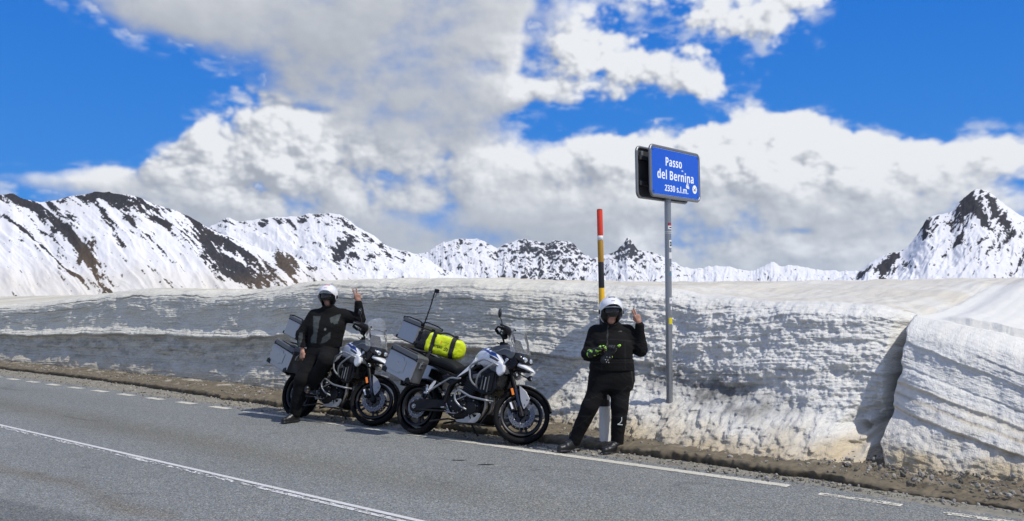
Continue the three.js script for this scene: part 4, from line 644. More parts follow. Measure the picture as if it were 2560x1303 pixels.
  { const G = new THREE.Group(); G.name = 'top_box'; root.add(G); G.position.set(-0.165, 1.30, 0); G.rotation.z = -0.29; const Q = (n, g, m) => P(n, g, m, G);
    const chamfer = (w, h, d) => { const s = [[-w / 2 + 0.05, -d / 2], [w / 2 - 0.05, -d / 2], [w / 2, -d / 2 + 0.07], [w / 2, d / 2 - 0.07], [w / 2 - 0.05, d / 2], [-w / 2 + 0.05, d / 2], [-w / 2, d / 2 - 0.07], [-w / 2, -d / 2 + 0.07]]; const g = plate(s, h, 0.006); g.rotateX(Math.PI / 2); return g; };
    Q('case', chamfer(0.38, 0.23, 0.46).translate(0, -0.025, 0), K.brushed);
    Q('lid', chamfer(0.384, 0.05, 0.464).translate(0, 0.12, 0), K.grey);
    Q('lid_rail', chamfer(0.39, 0.014, 0.47).translate(0, 0.094, 0), K.black);
    for (const s of [1, -1]) { for (const x of [-0.15, 0.15]) { Q('corner_guard', box(0.07, 0.05, 0.07, 0.016, x, -0.125, s * 0.20), K.black); Q('corner_guard', box(0.05, 0.045, 0.05, 0.012, x, 0.135, s * 0.205), K.black); } Q('lid_strap', bent([[-0.15, 0.15, s * 0.2], [-0.10, 0.163, s * 0.2], [0.10, 0.163, s * 0.2], [0.15, 0.15, s * 0.2]], 0.009, 8, 0.02), K.black); }
    Q('latch', box(0.02, 0.08, 0.07, 0.006, 0.195, 0.08, 0), K.black);
  }
  // ---- what turns with the bars
  const st = new THREE.Group(), S = [1.17, 1.12, 0], rake = 0.401;
  const T = (name, geo, mat) => { const m = new THREE.Mesh(geo, mat); m.name = name; m.castShadow = m.receiveShadow = true; st.add(m); return m; };
  // built unsteered in bike coordinates, then turned about the raked steering axis through S
  const leg = (y, z) => [1.535 - (y - 0.335) * Math.tan(rake) - 0.0, y, z];
  for (const s of [1, -1]) {
    T('fork_tube', join(between(leg(0.62, s * 0.105), leg(1.13, s * 0.105), 0.024), between(leg(0.63, s * 0.105), leg(0.76, s * 0.105), 0.0255)), K.dark);
    T('fork_slider', between(leg(0.40, s * 0.105), leg(0.635, s * 0.105), 0.0215), K.fork);
    T('fork_foot', join(between(leg(0.30, s * 0.105), leg(0.42, s * 0.105), 0.028, 0.026), cyl(0.03, 0.05, 20).rotateX(Math.PI / 2).translate(1.535, 0.335, s * 0.105), between([1.47, 0.36, s * 0.1], [1.42, 0.46, s * 0.095], 0.02, 0.018)), K.dark);
    T('brake_caliper', turned2(box(0.055, 0.13, 0.06, 0.016), 0, 0, 0.5, 1.405, 0.405, s * 0.092), K.dark);
    T('caliper_badge', turned2(box(0.022, 0.085, 0.003, 0.001), 0, 0, 0.5, 1.402, 0.407, s * 0.124), K.white);
    T('reflector', turned2(box(0.03, 0.085, 0.01, 0.004), 0, 0, 0.40, 1.385, 0.575, s * 0.132), K.orange);
    T('fork_guard', (s > 0 ? (g) => g : flip)(plate([[1.455, 0.66], [1.545, 0.60], [1.60, 0.52], [1.595, 0.47], [1.555, 0.39], [1.545, 0.40], [1.50, 0.49]], 0.010, 0.003, 0.132, [Array.from({ length: 10 }, (_, k) => [1.572 + Math.cos(-k * 0.628) * 0.009, 0.50 + Math.sin(-k * 0.628) * 0.009]), Array.from({ length: 10 }, (_, k) => [1.552 + Math.cos(-k * 0.628) * 0.009, 0.435 + Math.sin(-k * 0.628) * 0.009])])), K.silver);
    T('handlebar_grip', between([1.10, 1.225, s * 0.27], [1.075, 1.22, s * 0.40], 0.0185), K.rubber);
    T('hand_guard', (s > 0 ? (g) => g : flip)((() => { const g = gridGeo(17, 9, (i, j, v) => { const t = i / 16, a = j / 8 * 2 - 1, w = lerp(0.075, 0.028, Math.pow(t, 1.3)); v[0] = lerp(1.245, 1.12, t * t) + 0.035 * Math.sin(t * 3.14) - a * a * 0.02; v[1] = lerp(1.235, 1.262, t) + a * w; v[2] = lerp(0.20, 0.445, t); v[3] = v[4] = v[5] = 1; }); g.deleteAttribute('color'); return join(g, bar([[1.075, 1.22, 0.405], [1.10, 1.245, 0.44], [1.16, 1.255, 0.42]], 0.012, 8), box(0.07, 0.10, 0.06, 0.02, 1.18, 1.225, 0.24)); })()), K.black);
    T('control_lever', bar([[1.135, 1.225, s * 0.21], [1.16, 1.225, s * 0.29], [1.135, 1.215, s * 0.40]], 0.006, 6), K.alu);
  }
  T('mirror', join(bar([[1.12, 1.235, 0.24], [1.125, 1.33, 0.245], [1.11, 1.39, 0.27], [1.09, 1.42, 0.285]], 0.007, 8), turned2(new THREE.SphereGeometry(0.062, 24, 14).scale(0.38, 1, 0.78), 0, 0, 0.1, 1.075, 1.475, 0.30)), K.gloss);
  T('handlebar', join(bent([[1.10, 1.225, 0.30], [1.145, 1.23, 0.18], [1.175, 1.185, 0.09], [1.175, 1.18, 0], [1.175, 1.185, -0.09], [1.145, 1.23, -0.18], [1.10, 1.225, -0.30]], 0.0125, 10, 0.05), box(0.10, 0.05, 0.09, 0.015, 1.175, 1.165, 0.05), box(0.10, 0.05, 0.09, 0.015, 1.175, 1.165, -0.05)), K.dark);
  T('triple_clamp', join(turned2(box(0.11, 0.035, 0.25, 0.012), 0, 0, -rake, 1.20, 1.12, 0), turned2(box(0.13, 0.04, 0.26, 0.012), 0, 0, -rake, 1.315, 0.87, 0), between([1.19, 1.12, 0], [1.30, 0.86, 0], 0.035)), K.dark);
  T('front_fender', (() => { const g = gridGeo(34, 9, (i, j, v) => { const a = lerp(0.28, 2.35, i / 33), z = j / 8 * 2 - 1, w = lerp(0.062, 0.078, Math.sin(i / 33 * 3.14)); const r = 0.368 - 0.030 * z * z; v[0] = 1.535 + Math.cos(a) * r; v[1] = 0.335 + Math.sin(a) * r; v[2] = z * w; v[3] = v[4] = v[5] = 1; }); g.deleteAttribute('color'); return g; })(), K.black);
  T('fender_top', (() => { const g = gridGeo(18, 9, (i, j, v) => { const a = lerp(1.25, 2.0, i / 17), z = j / 8 * 2 - 1, w = lerp(0.05, 0.088, i / 17); const r = 0.384 - 0.026 * z * z; v[0] = 1.535 + Math.cos(a) * r; v[1] = 0.335 + Math.sin(a) * r; v[2] = z * w; v[3] = v[4] = v[5] = 1; }); g.deleteAttribute('color'); return g; })(), K.silver);
  const fw = wheel('front_wheel', 0.335, 0.122, 0.245, [[0.068, 0.105, 0.158], [-0.068, 0.105, 0.158]]); fw.position.set(...AXF); st.add(fw);
  const axis = new THREE.Vector3(-Math.sin(rake), Math.cos(rake), 0), turn = new THREE.Matrix4().makeTranslation(...S).multiply(new THREE.Matrix4().makeRotationAxis(axis, 0.56)).multiply(new THREE.Matrix4().makeTranslation(-S[0], -S[1], 0));
  for (const c of [...st.children]) { c.updateMatrix(); c.applyMatrix4(turn); root.add(c); }
  P('cable', join(bar([[1.15, 1.19, 0.12], [1.28, 1.12, 0.13], [1.36, 0.98, 0.10], [1.33, 0.86, 0.06]], 0.006, 6), bar([[1.18, 1.2, -0.1], [1.3, 1.12, -0.12], [1.34, 0.95, -0.08]], 0.006, 6), bar([[0.64, 0.62, 0.16], [0.72, 0.50, 0.2], [0.66, 0.36, 0.19], [0.58, 0.32, 0.18]], 0.007, 6)), K.rubber);
  return root;
}
const bikeGroup = 'touring motorcycles parked nose to tail';
const bike = makeMotorcycle();
tag(bike, 'black and white touring motorcycle with a yellow bag strapped on its seat, nearer the sign', 'motorcycle', bikeGroup);
bike.position.set(-7.812, 0.006, -7.632); bike.rotation.set(-0.21, 0.122, 0, 'YXZ');
const bike2 = bike.clone(); bike2.name = numbered('motorcycle'); scene.add(bike2);
bike2.userData = {}; tag(bike2, 'black and white touring motorcycle with a rider leaning on its seat, left of the other', 'motorcycle', bikeGroup);
bike2.position.set(-10.36, 0.006, -7.665); bike2.rotation.set(-0.21, 0.055, 0, 'YXZ');

// ---------------------------------------------------------------- bodies and cloth: meshes of smooth distance fields
function isoSurface(lo, hi, h, f, paint) {       // surface nets: one closed sheet where f = 0
  const nx = Math.ceil((hi[0] - lo[0]) / h) + 1, ny = Math.ceil((hi[1] - lo[1]) / h) + 1, nz = Math.ceil((hi[2] - lo[2]) / h) + 1, F = new Float32Array(nx * ny * nz), at = (i, j, k) => (k * ny + j) * nx + i;
  for (let k = 0; k < nz; k++) for (let j = 0; j < ny; j++) for (let i = 0; i < nx; i++) F[at(i, j, k)] = f(lo[0] + i * h, lo[1] + j * h, lo[2] + k * h);
  const id = new Int32Array(nx * ny * nz).fill(-1), pos = [], idx = [];
  const E = [[0, 1], [2, 3], [4, 5], [6, 7], [0, 2], [1, 3], [4, 6], [5, 7], [0, 4], [1, 5], [2, 6], [3, 7]], c = new Float64Array(8);
  for (let k = 0; k < nz - 1; k++) for (let j = 0; j < ny - 1; j++) for (let i = 0; i < nx - 1; i++) {
    let m = 0; for (let q = 0; q < 8; q++) { c[q] = F[at(i + (q & 1), j + (q >> 1 & 1), k + (q >> 2))]; if (c[q] < 0) m |= 1 << q; }
    if (m === 0 || m === 255) continue;
    let x = 0, y = 0, z = 0, n = 0;
    for (const [a, b] of E) if ((c[a] < 0) !== (c[b] < 0)) { const t = c[a] / (c[a] - c[b]); x += lerp(a & 1, b & 1, t); y += lerp(a >> 1 & 1, b >> 1 & 1, t); z += lerp(a >> 2, b >> 2, t); n++; }
    id[at(i, j, k)] = pos.length / 3; pos.push(lo[0] + (i + x / n) * h, lo[1] + (j + y / n) * h, lo[2] + (k + z / n) * h);
  }
  const quad = (a, b, d, e, fl) => { if (a < 0 || b < 0 || d < 0 || e < 0) return; if (fl) idx.push(a, b, d, a, d, e); else idx.push(a, d, b, a, e, d); };
  for (let k = 1; k < nz - 1; k++) for (let j = 1; j < ny - 1; j++) for (let i = 1; i < nx - 1; i++) {
    const s = F[at(i, j, k)] < 0;
    if (s !== F[at(i + 1, j, k)] < 0) quad(id[at(i, j - 1, k - 1)], id[at(i, j, k - 1)], id[at(i, j, k)], id[at(i, j - 1, k)], s);
    if (s !== F[at(i, j + 1, k)] < 0) quad(id[at(i - 1, j, k - 1)], id[at(i - 1, j, k)], id[at(i, j, k)], id[at(i, j, k - 1)], s);
    if (s !== F[at(i, j, k + 1)] < 0) quad(id[at(i - 1, j - 1, k)], id[at(i, j - 1, k)], id[at(i, j, k)], id[at(i - 1, j, k)], s);
  }
  const n = pos.length / 3, nor = new Float32Array(n * 3), col = paint ? new Float32Array(n * 3) : null, e = h * 0.6, o = [0, 0, 0];
  for (let q = 0; q < n; q++) {
    const x = pos[q * 3], y = pos[q * 3 + 1], z = pos[q * 3 + 2]; let a = f(x + e, y, z) - f(x - e, y, z), b = f(x, y + e, z) - f(x, y - e, z), d = f(x, y, z + e) - f(x, y, z - e); const l = Math.hypot(a, b, d) || 1;
    nor[q * 3] = a / l; nor[q * 3 + 1] = b / l; nor[q * 3 + 2] = d / l; if (paint) { paint(x, y, z, o, a / l, b / l, d / l); col.set(o, q * 3); }
  }
  const g = new THREE.BufferGeometry(); g.setAttribute('position', new THREE.Float32BufferAttribute(pos, 3)); g.setAttribute('normal', new THREE.BufferAttribute(nor, 3)); if (col) g.setAttribute('color', new THREE.BufferAttribute(col, 3)); g.setIndex(idx); return g;
}
const smin = (a, b, k) => { const h = Math.max(k - Math.abs(a - b), 0) / k; return Math.min(a, b) - h * h * k * 0.25; };
function cap(a, b, ra, rb) { const [ax, ay, az] = a, bx = b[0] - ax, by = b[1] - ay, bz = b[2] - az, L = bx * bx + by * by + bz * bz; return (x, y, z) => { const px = x - ax, py = y - ay, pz = z - az, t = clamp((px * bx + py * by + pz * bz) / L), dx = px - bx * t, dy = py - by * t, dz = pz - bz * t; return Math.sqrt(dx * dx + dy * dy + dz * dz) - (ra + (rb - ra) * t); }; }
function blob(c, r) { const m = Math.min(...r); return (x, y, z) => (Math.sqrt(((x - c[0]) / r[0]) ** 2 + ((y - c[1]) / r[1]) ** 2 + ((z - c[2]) / r[2]) ** 2) - 1) * m; }
function stack(rows) {                           // a trunk: [y, centre x, centre z, half width, half depth]
  const t = [1, 2, 3, 4].map((k) => table(rows.map((r) => [r[0], r[k]]))), y0 = rows[0][0], y1 = rows[rows.length - 1][0];
  return (x, y, z) => { const q = clamp(y, y0, y1), w = t[2](q), d = t[3](q), dx = (x - t[0](q)) / w, dz = (z - t[1](q)) / d, r = Math.pow(Math.pow(Math.abs(dx), 2.5) + Math.pow(Math.abs(dz), 2.5), 0.4), s = (r - 1) * Math.min(w, d), v = Math.max(y0 - y, y - y1); return v > 0 ? Math.hypot(Math.max(s, 0), v) : s; };
}
const union = (list, k) => (x, y, z) => { let d = list[0](x, y, z); for (let i = 1; i < list.length; i++) d = smin(d, list[i](x, y, z), k); return d; };
// a hand: wrist, finger direction, thumb side, five curls (thumb first) and sideways spreads; radii scale with s
function handField(wrist, dir, thumb, curls, spread, s = 1, fat = 0) {
  const Y = V3(dir).normalize(), X = V3(thumb).addScaledVector(Y, -V3(thumb).dot(Y)).normalize(), Z = new THREE.Vector3().crossVectors(X, Y), W = V3(wrist);
  const left = curls.flip ? -1 : 1;              // palm side: +Z or -Z
  const P = (x, y, z) => W.clone().addScaledVector(X, x * s).addScaledVector(Y, y * s).addScaledVector(Z, z * s * left).toArray();
  const base = [[0.031, 0.088], [0.010, 0.093], [-0.011, 0.089], [-0.031, 0.080]], len = [0.074, 0.082, 0.076, 0.060], prims = [], fingers = [];
  for (let k = 0; k < 4; k++) {
    const [bx, by] = base[k]; prims.push(cap(P(bx * 0.55, 0.012, 0), P(bx, by - 0.006, 0), (0.0155 + fat) * s, (0.0115 + fat) * s));
    let x = bx, y = by, z = 0, a = 0; const f = [];
    for (const [q, m] of [[0.45, 1], [0.31, 1.1], [0.24, 0.8]]) { a += curls[k + 1] * m; const l = len[k] * q, x2 = x + Math.sin(spread[k]) * l * Math.cos(a), y2 = y + Math.cos(a) * l * Math.cos(spread[k]), z2 = z + Math.sin(a) * l; f.push(cap(P(x, y, z), P(x2, y2, z2), (0.0094 - 0.0008 * k * 0.5 + fat) * s, (0.0082 - 0.0004 * k + fat) * s)); x = x2; y = y2; z = z2; }
    fingers.push(union(f, 0.006 * s));
  }
  const t = curls[0], f = [cap(P(0.016, 0.022, 0.004), P(0.041, 0.050, 0.014), (0.016 + fat) * s, (0.0125 + fat) * s), cap(P(0.041, 0.050, 0.014), P(0.047 - 0.022 * t, 0.079, 0.020 + 0.018 * t), (0.0115 + fat) * s, (0.0098 + fat) * s), cap(P(0.047 - 0.022 * t, 0.079, 0.020 + 0.018 * t), P(0.050 - 0.050 * t, 0.100 - 0.010 * t, 0.023 + 0.026 * t), (0.0098 + fat) * s, (0.0082 + fat) * s)];
  fingers.push(union(f, 0.007 * s));
  const palm = union(prims, 0.02 * s), wristCap = cap(P(0, -0.04, 0), P(0, 0.02, 0), (0.024 + fat) * s, (0.021 + fat) * s);
  const field = (x, y, z) => { let d = smin(palm(x, y, z), wristCap(x, y, z), 0.02 * s); for (const q of fingers) d = smin(d, q(x, y, z), 0.006 * s); return d; };
  const c = P(0.0, 0.07, 0.012); field.box = [c.map((v) => v - 0.135 * s), c.map((v) => v + 0.135 * s)]; field.tipOf = (x, y, z) => (x - W.x) * Y.x + (y - W.y) * Y.y + (z - W.z) * Y.z; return field;
}
const skinMat = new THREE.MeshPhysicalMaterial({ vertexColors: true, roughness: 0.5 });
const clothMat = new THREE.MeshPhysicalMaterial({ vertexColors: true, roughness: 0.9, specularIntensity: 0.45, bumpMap: tex(256, 256, (x, y, o) => { o[0] = o[1] = o[2] = ((x >> 1) + (y >> 1)) % 2 * 0.5 + 0.25 + 0.2 * noise(x / 9, y / 9, 1); }, false, [40, 40]), bumpScale: 0.0004 });
const inside = (poly, x, y) => { let c = false; for (let i = 0, j = poly.length - 1; i < poly.length; j = i++) { const [xi, yi] = poly[i], [xj, yj] = poly[j]; if ((yi > y) !== (yj > y) && x < (xj - xi) * (y - yi) / (yj - yi) + xi) c = !c; } return c; };

function person(o) {
  const G = thing('person', o.at, 0.684);
  const M = (name, geo, mat) => add(name, geo, mat, G), J = o.J, creases = ['knR', 'knL', 'elR', 'elL', 'anR', 'anL', 'hipR', 'hipL'].map((k) => o.J[k]), fold = (x, y, z, k = 1) => { let near = 0.35; for (const p of creases) near += 0.9 * Math.exp(-((x - p[0]) ** 2 + (y - p[1]) ** 2 + (z - p[2]) ** 2) / 0.018); const w = noise(x * 4, y * 4, z * 4) * 1.2; return k * (0.006 * fbm(x * 5 + 3, y * 8, z * 5, 2) + near * (0.013 * (0.4 - Math.abs(noise(x * 5 + w, y * 22 + x * 9 + w, z * 6))) + 0.006 * (0.4 - Math.abs(noise(x * 12, y * 44 - x * 14, z * 12))))); };
  // ---- the body itself: one sheet from head to fingertips to ankles
  const hd = J.head, tilt = o.headTurn ?? 0, ct = Math.cos(tilt), sn = Math.sin(tilt);
  const face = [blob([0, 0.03, -0.012], [0.076, 0.098, 0.096]), blob([0, -0.045, 0.028], [0.056, 0.07, 0.066]), cap([0, -0.085, 0.052], [0, -0.092, 0.064], 0.024, 0.019), cap([0, 0.012, 0.083], [0, -0.022, 0.103], 0.010, 0.0135), blob([-0.017, -0.025, 0.088], [0.010, 0.008, 0.012]), blob([0.017, -0.025, 0.088], [0.010, 0.008, 0.012]), cap([-0.02, -0.053, 0.083], [0.02, -0.053, 0.083], 0.0062, 0.0062), cap([-0.016, -0.064, 0.081], [0.016, -0.064, 0.081], 0.0068, 0.0068), cap([-0.052, 0.03, 0.07], [-0.015, 0.034, 0.086], 0.009, 0.009), cap([0.052, 0.03, 0.07], [0.015, 0.034, 0.086], 0.009, 0.009), blob([-0.079, 0.0, -0.005], [0.010, 0.03, 0.018]), blob([0.079, 0.0, -0.005], [0.010, 0.03, 0.018]), blob([-0.042, -0.03, 0.066], [0.022, 0.02, 0.018]), blob([0.042, -0.03, 0.066], [0.022, 0.02, 0.018])];
  const eyes = [blob([-0.032, 0.012, 0.074], [0.013, 0.0075, 0.012]), blob([0.032, 0.012, 0.074], [0.013, 0.0075, 0.012])];
  const headField = (x, y, z) => { const dx = x - hd[0], y2 = y - hd[1], dz = z - hd[2], x2 = dx * ct - dz * sn, z2 = dx * sn + dz * ct; let d = face[0](x2, y2, z2); for (let i = 1; i < face.length; i++) d = smin(d, face[i](x2, y2, z2), i < 3 ? 0.04 : 0.012); for (const e of eyes) d = Math.min(d, e(x2, y2, z2)); return smin(d, neck(x, y, z), 0.03); };
  const neck = cap([J.neck[0], J.neck[1] - 0.03, J.neck[2]], [hd[0], hd[1] - 0.06, hd[2] - 0.03], 0.06, 0.055);
  const limb = (a, b, c, r) => union([cap(a, b, r[0], r[1]), cap(b, c, r[1], r[2])], 0.03);
  const arms = [limb(J.shR, J.elR, J.wrR, [0.048, 0.04, 0.027]), limb(J.shL, J.elL, J.wrL, [0.048, 0.04, 0.027])], legs = [limb(J.hipR, J.knR, J.anR, [0.075, 0.052, 0.037]), limb(J.hipL, J.knL, J.anL, [0.075, 0.052, 0.037])], feet = [cap(J.anR, J.toR, 0.036, 0.026), cap(J.anL, J.toL, 0.036, 0.026)];
  const trunk = stack(o.trunk.map(([y, cx, cz, w, d]) => [y, cx, cz, w * 0.82, d * 0.8])), body = union([trunk, ...arms, ...legs, ...feet, neck], 0.05);
  const shade = (x, y, z, c) => { const n = 0.9 + 0.16 * noise(x * 30, y * 30, z * 30); c[0] = 0.42 * n; c[1] = 0.215 * n; c[2] = 0.15 * n; };
  const faceShade = (x, y, z, c) => { shade(x, y, z, c); const dx = x - hd[0], y2 = y - hd[1], dz = z - hd[2], x2 = dx * ct - dz * sn, z2 = dx * sn + dz * ct; if (z2 > 0.07 && Math.abs(y2 + 0.058) < 0.009 && Math.abs(x2) < 0.022) { c[0] = 0.36; c[1] = 0.15; c[2] = 0.12; } if (o.beard && y2 < -0.035 && (Math.abs(x2) > 0.027 || y2 < -0.072)) { c[0] *= 0.55; c[1] *= 0.6; c[2] *= 0.65; } if (eyes[0](x2, y2, z2) < 0.002 || eyes[1](x2, y2, z2) < 0.002) { const e = Math.min(Math.abs(x2 - 0.032), Math.abs(x2 + 0.032)) < 0.006; c[0] = c[1] = c[2] = e ? 0.03 : 0.6; } };
  const pts = Object.values(J), lo = [0, 1, 2].map((k) => Math.min(...pts.map((p) => p[k])) - 0.2), hi = [0, 1, 2].map((k) => Math.max(...pts.map((p) => p[k])) + 0.22);
  const pieces = [isoSurface(lo, hi, 0.014, body, shade), isoSurface([hd[0] - 0.11, hd[1] - 0.16, hd[2] - 0.13], [hd[0] + 0.11, hd[1] + 0.15, hd[2] + 0.14], 0.0042, headField, faceShade)];
  for (const h of [o.handR, o.handL]) pieces.push(isoSurface(...h.box, 0.0032, h, (x, y, z, c) => { shade(x, y, z, c); }));
  M('body', mergeGeometries(pieces), skinMat);
  // ---- jacket
  const jk = stack(o.trunk), sl = [limb(J.shR, J.elR, o.cuffR, o.sleeve), limb(J.shL, J.elL, o.cuffL, o.sleeve)], collar = cap([J.neck[0], J.neck[1] - 0.04, J.neck[2] + 0.005], [J.neck[0], J.neck[1] + 0.035, J.neck[2] + 0.015], 0.085, 0.078), hem = o.hem;
  const shoulders = [cap([lerp(J.shR[0], J.neck[0], 0.1), J.shR[1], J.shR[2]], [J.neck[0], J.neck[1] - 0.02, J.neck[2]], o.sleeve[0] * 0.92, 0.07), cap([lerp(J.shL[0], J.neck[0], 0.1), J.shL[1], J.shL[2]], [J.neck[0], J.neck[1] - 0.02, J.neck[2]], o.sleeve[0] * 0.92, 0.07)];
  const jacket = (x, y, z) => { let d = jk(x, y, z); d = smin(d, collar(x, y, z), 0.03); for (const q of shoulders) d = smin(d, q(x, y, z), 0.05); for (const q of sl) d = smin(d, q(x, y, z), 0.035); d += fold(x, y, z) - 0.004; for (const b of o.belts ?? []) d += 0.006 * gauss(y, b, 0.008); return Math.max(d, hem - y); };
  M('jacket', isoSurface(lo, hi, 0.0098, jacket, o.paintJacket), clothMat);
  // ---- trousers
  const hips = stack(o.hips), lg = [limb(J.hipR, J.knR, o.legEndR, o.leg), limb(J.hipL, J.knL, o.legEndL, o.leg)];
  const trousers = (x, y, z) => { let d = hips(x, y, z); for (const q of lg) d = smin(d, q(x, y, z), 0.06); d += fold(x * 0.9 + 5, y, z, 1.25) - 0.004; return Math.max(d, y - o.waist); };
  M('trousers', isoSurface(lo, hi, 0.0105, trousers, o.paintTrousers), clothMat);
  // ---- boots
  for (const [an, to, gr] of [[J.anR, J.toR, o.soleR], [J.anL, J.toL, o.soleL]]) {
    const d = V3(to).sub(V3(an)); d.y = 0; const heel = V3(an).addScaledVector(d, -0.22); const H = [heel.x, gr + 0.045, heel.z], T = [to[0], gr + 0.038, to[2]];
    const up = union([cap([an[0], gr + 0.17, an[2]], [an[0], gr + 0.11, an[2]], 0.056, 0.054), cap([an[0], gr + 0.1, an[2]], [lerp(an[0], to[0], 0.5), gr + 0.065, lerp(an[2], to[2], 0.5)], 0.056, 0.046), cap(H, T, 0.042, 0.041)], 0.03), sole = cap([H[0], gr, H[2]], [T[0], gr, T[2]], 0.047, 0.046);
    const boot = (x, y, z) => Math.max(Math.min(up(x, y, z) + 0.002 * noise(x * 40, y * 50, z * 40), Math.max(sole(x, y, z), y - gr - 0.022)), gr - y);
    M('boot', isoSurface([Math.min(H[0], T[0]) - 0.12, gr - 0.02, Math.min(H[2], T[2]) - 0.12], [Math.max(H[0], T[0]) + 0.12, gr + 0.36, Math.max(H[2], T[2]) + 0.12], 0.008, boot), std(0.012, 0.012, 0.013, 0.42));
  }
  // ---- helmet with its chin bar flipped up
  const hc = new THREE.Group(); hc.name = 'helmet'; G.add(hc); hc.position.set(hd[0], hd[1] + 0.028, hd[2] - 0.012); hc.rotation.set(o.nod ?? 0, -tilt, o.lean ?? 0);
  const shell = blob([0, 0, 0], [0.136, 0.168, 0.160]), arch = (x) => 0.086 - Math.pow(Math.abs(x) / 0.118, 2.4) * 0.075;
  const S = (f, h, paint) => isoSurface([-0.17, -0.2, -0.19], [0.17, 0.2, 0.22], h, f, paint);
  const openFront = (x, y, z) => z > -0.01 ? Math.max(arch(x) * -1 + y, Math.abs(x) - 0.119, -z - 0.01) : 1;      // < 0 inside the opening
  const lifted = blob([0, 0.055, 0.035], [0.124, 0.105, 0.142]);
  add('shell', S((x, y, z) => { let d = smin(shell(x, y, z), lifted(x, y, z), 0.02); d = Math.max(d, -(Math.max(y - arch(x), Math.abs(x) - 0.121, -z - 0.0))); d = Math.max(d, -0.155 - y); return Math.max(d, -blob([0, -0.02, 0], [0.112, 0.145, 0.135])(x, y, z)); }, 0.0052), o.shellMat, hc);
  add('lining', S((x, y, z) => { let d = blob([0, 0, 0], [0.129, 0.162, 0.149])(x, y, z); d = Math.max(d, -0.168 - y); const cut = Math.max(Math.abs(x) - (0.056 + 0.035 * smooth(-0.05, 0.0, y)), y - 0.03, -z + 0.01); d = Math.max(d, -cut); return Math.max(d, -blob([0, -0.02, -0.01], [0.095, 0.125, 0.11])(x, y, z)); }, 0.0055), K.black, hc);
  const band = (y0, y1, rx, rz, w, lift = 0) => { const g = gridGeo(31, 7, (i, j, v) => { const a = (i / 30 * 2 - 1) * w, t = j / 6; const bulge = 0.006 * Math.sin(t * 3.14); v[0] = Math.sin(a) * (rx + bulge); v[1] = lerp(y0, y1, t) + lift * Math.cos(a * 1.2) ; v[2] = Math.cos(a) * (rz + bulge); v[3] = v[4] = v[5] = 1; }); g.deleteAttribute('color'); return g; };
  add('visor_edge', band(o.band[0], o.band[1], 0.121, 0.150, 1.15, 0.028), o.bandMat, hc);
  add('sun_visor', band(-0.058, 0.04, 0.108, 0.138, 1.15, 0.0), std(0.006, 0.006, 0.007, 0.08), hc);
  add('chin_strap', bar([[-0.085, -0.08, 0.03], [-0.06, -0.135, 0.06], [0, -0.155, 0.075], [0.06, -0.135, 0.06], [0.085, -0.08, 0.03]], 0.011, 8), K.black, hc);
  add('vent', join(box(0.045, 0.014, 0.03, 0.006, 0, 0.118, 0.132), box(0.075, 0.012, 0.04, 0.006, 0, 0.158, 0.06)), o.ventMat, hc);
  for (const s of [1, -1]) add('hinge', cyl(0.028, 0.014, 24).rotateZ(Math.PI / 2).translate(s * 0.134, -0.01, 0.02), K.black, hc);
  return G;
}
const off = (p, dx) => [p[0] - dx, p[1], p[2]], offAll = (J, dx) => Object.fromEntries(Object.entries(J).map(([k, p]) => [k, off(p, dx)]));
const helmetWhite = std(0.76, 0.76, 0.77, 0.28, 0, { clearcoat: 0.8, clearcoatRoughness: 0.1 });
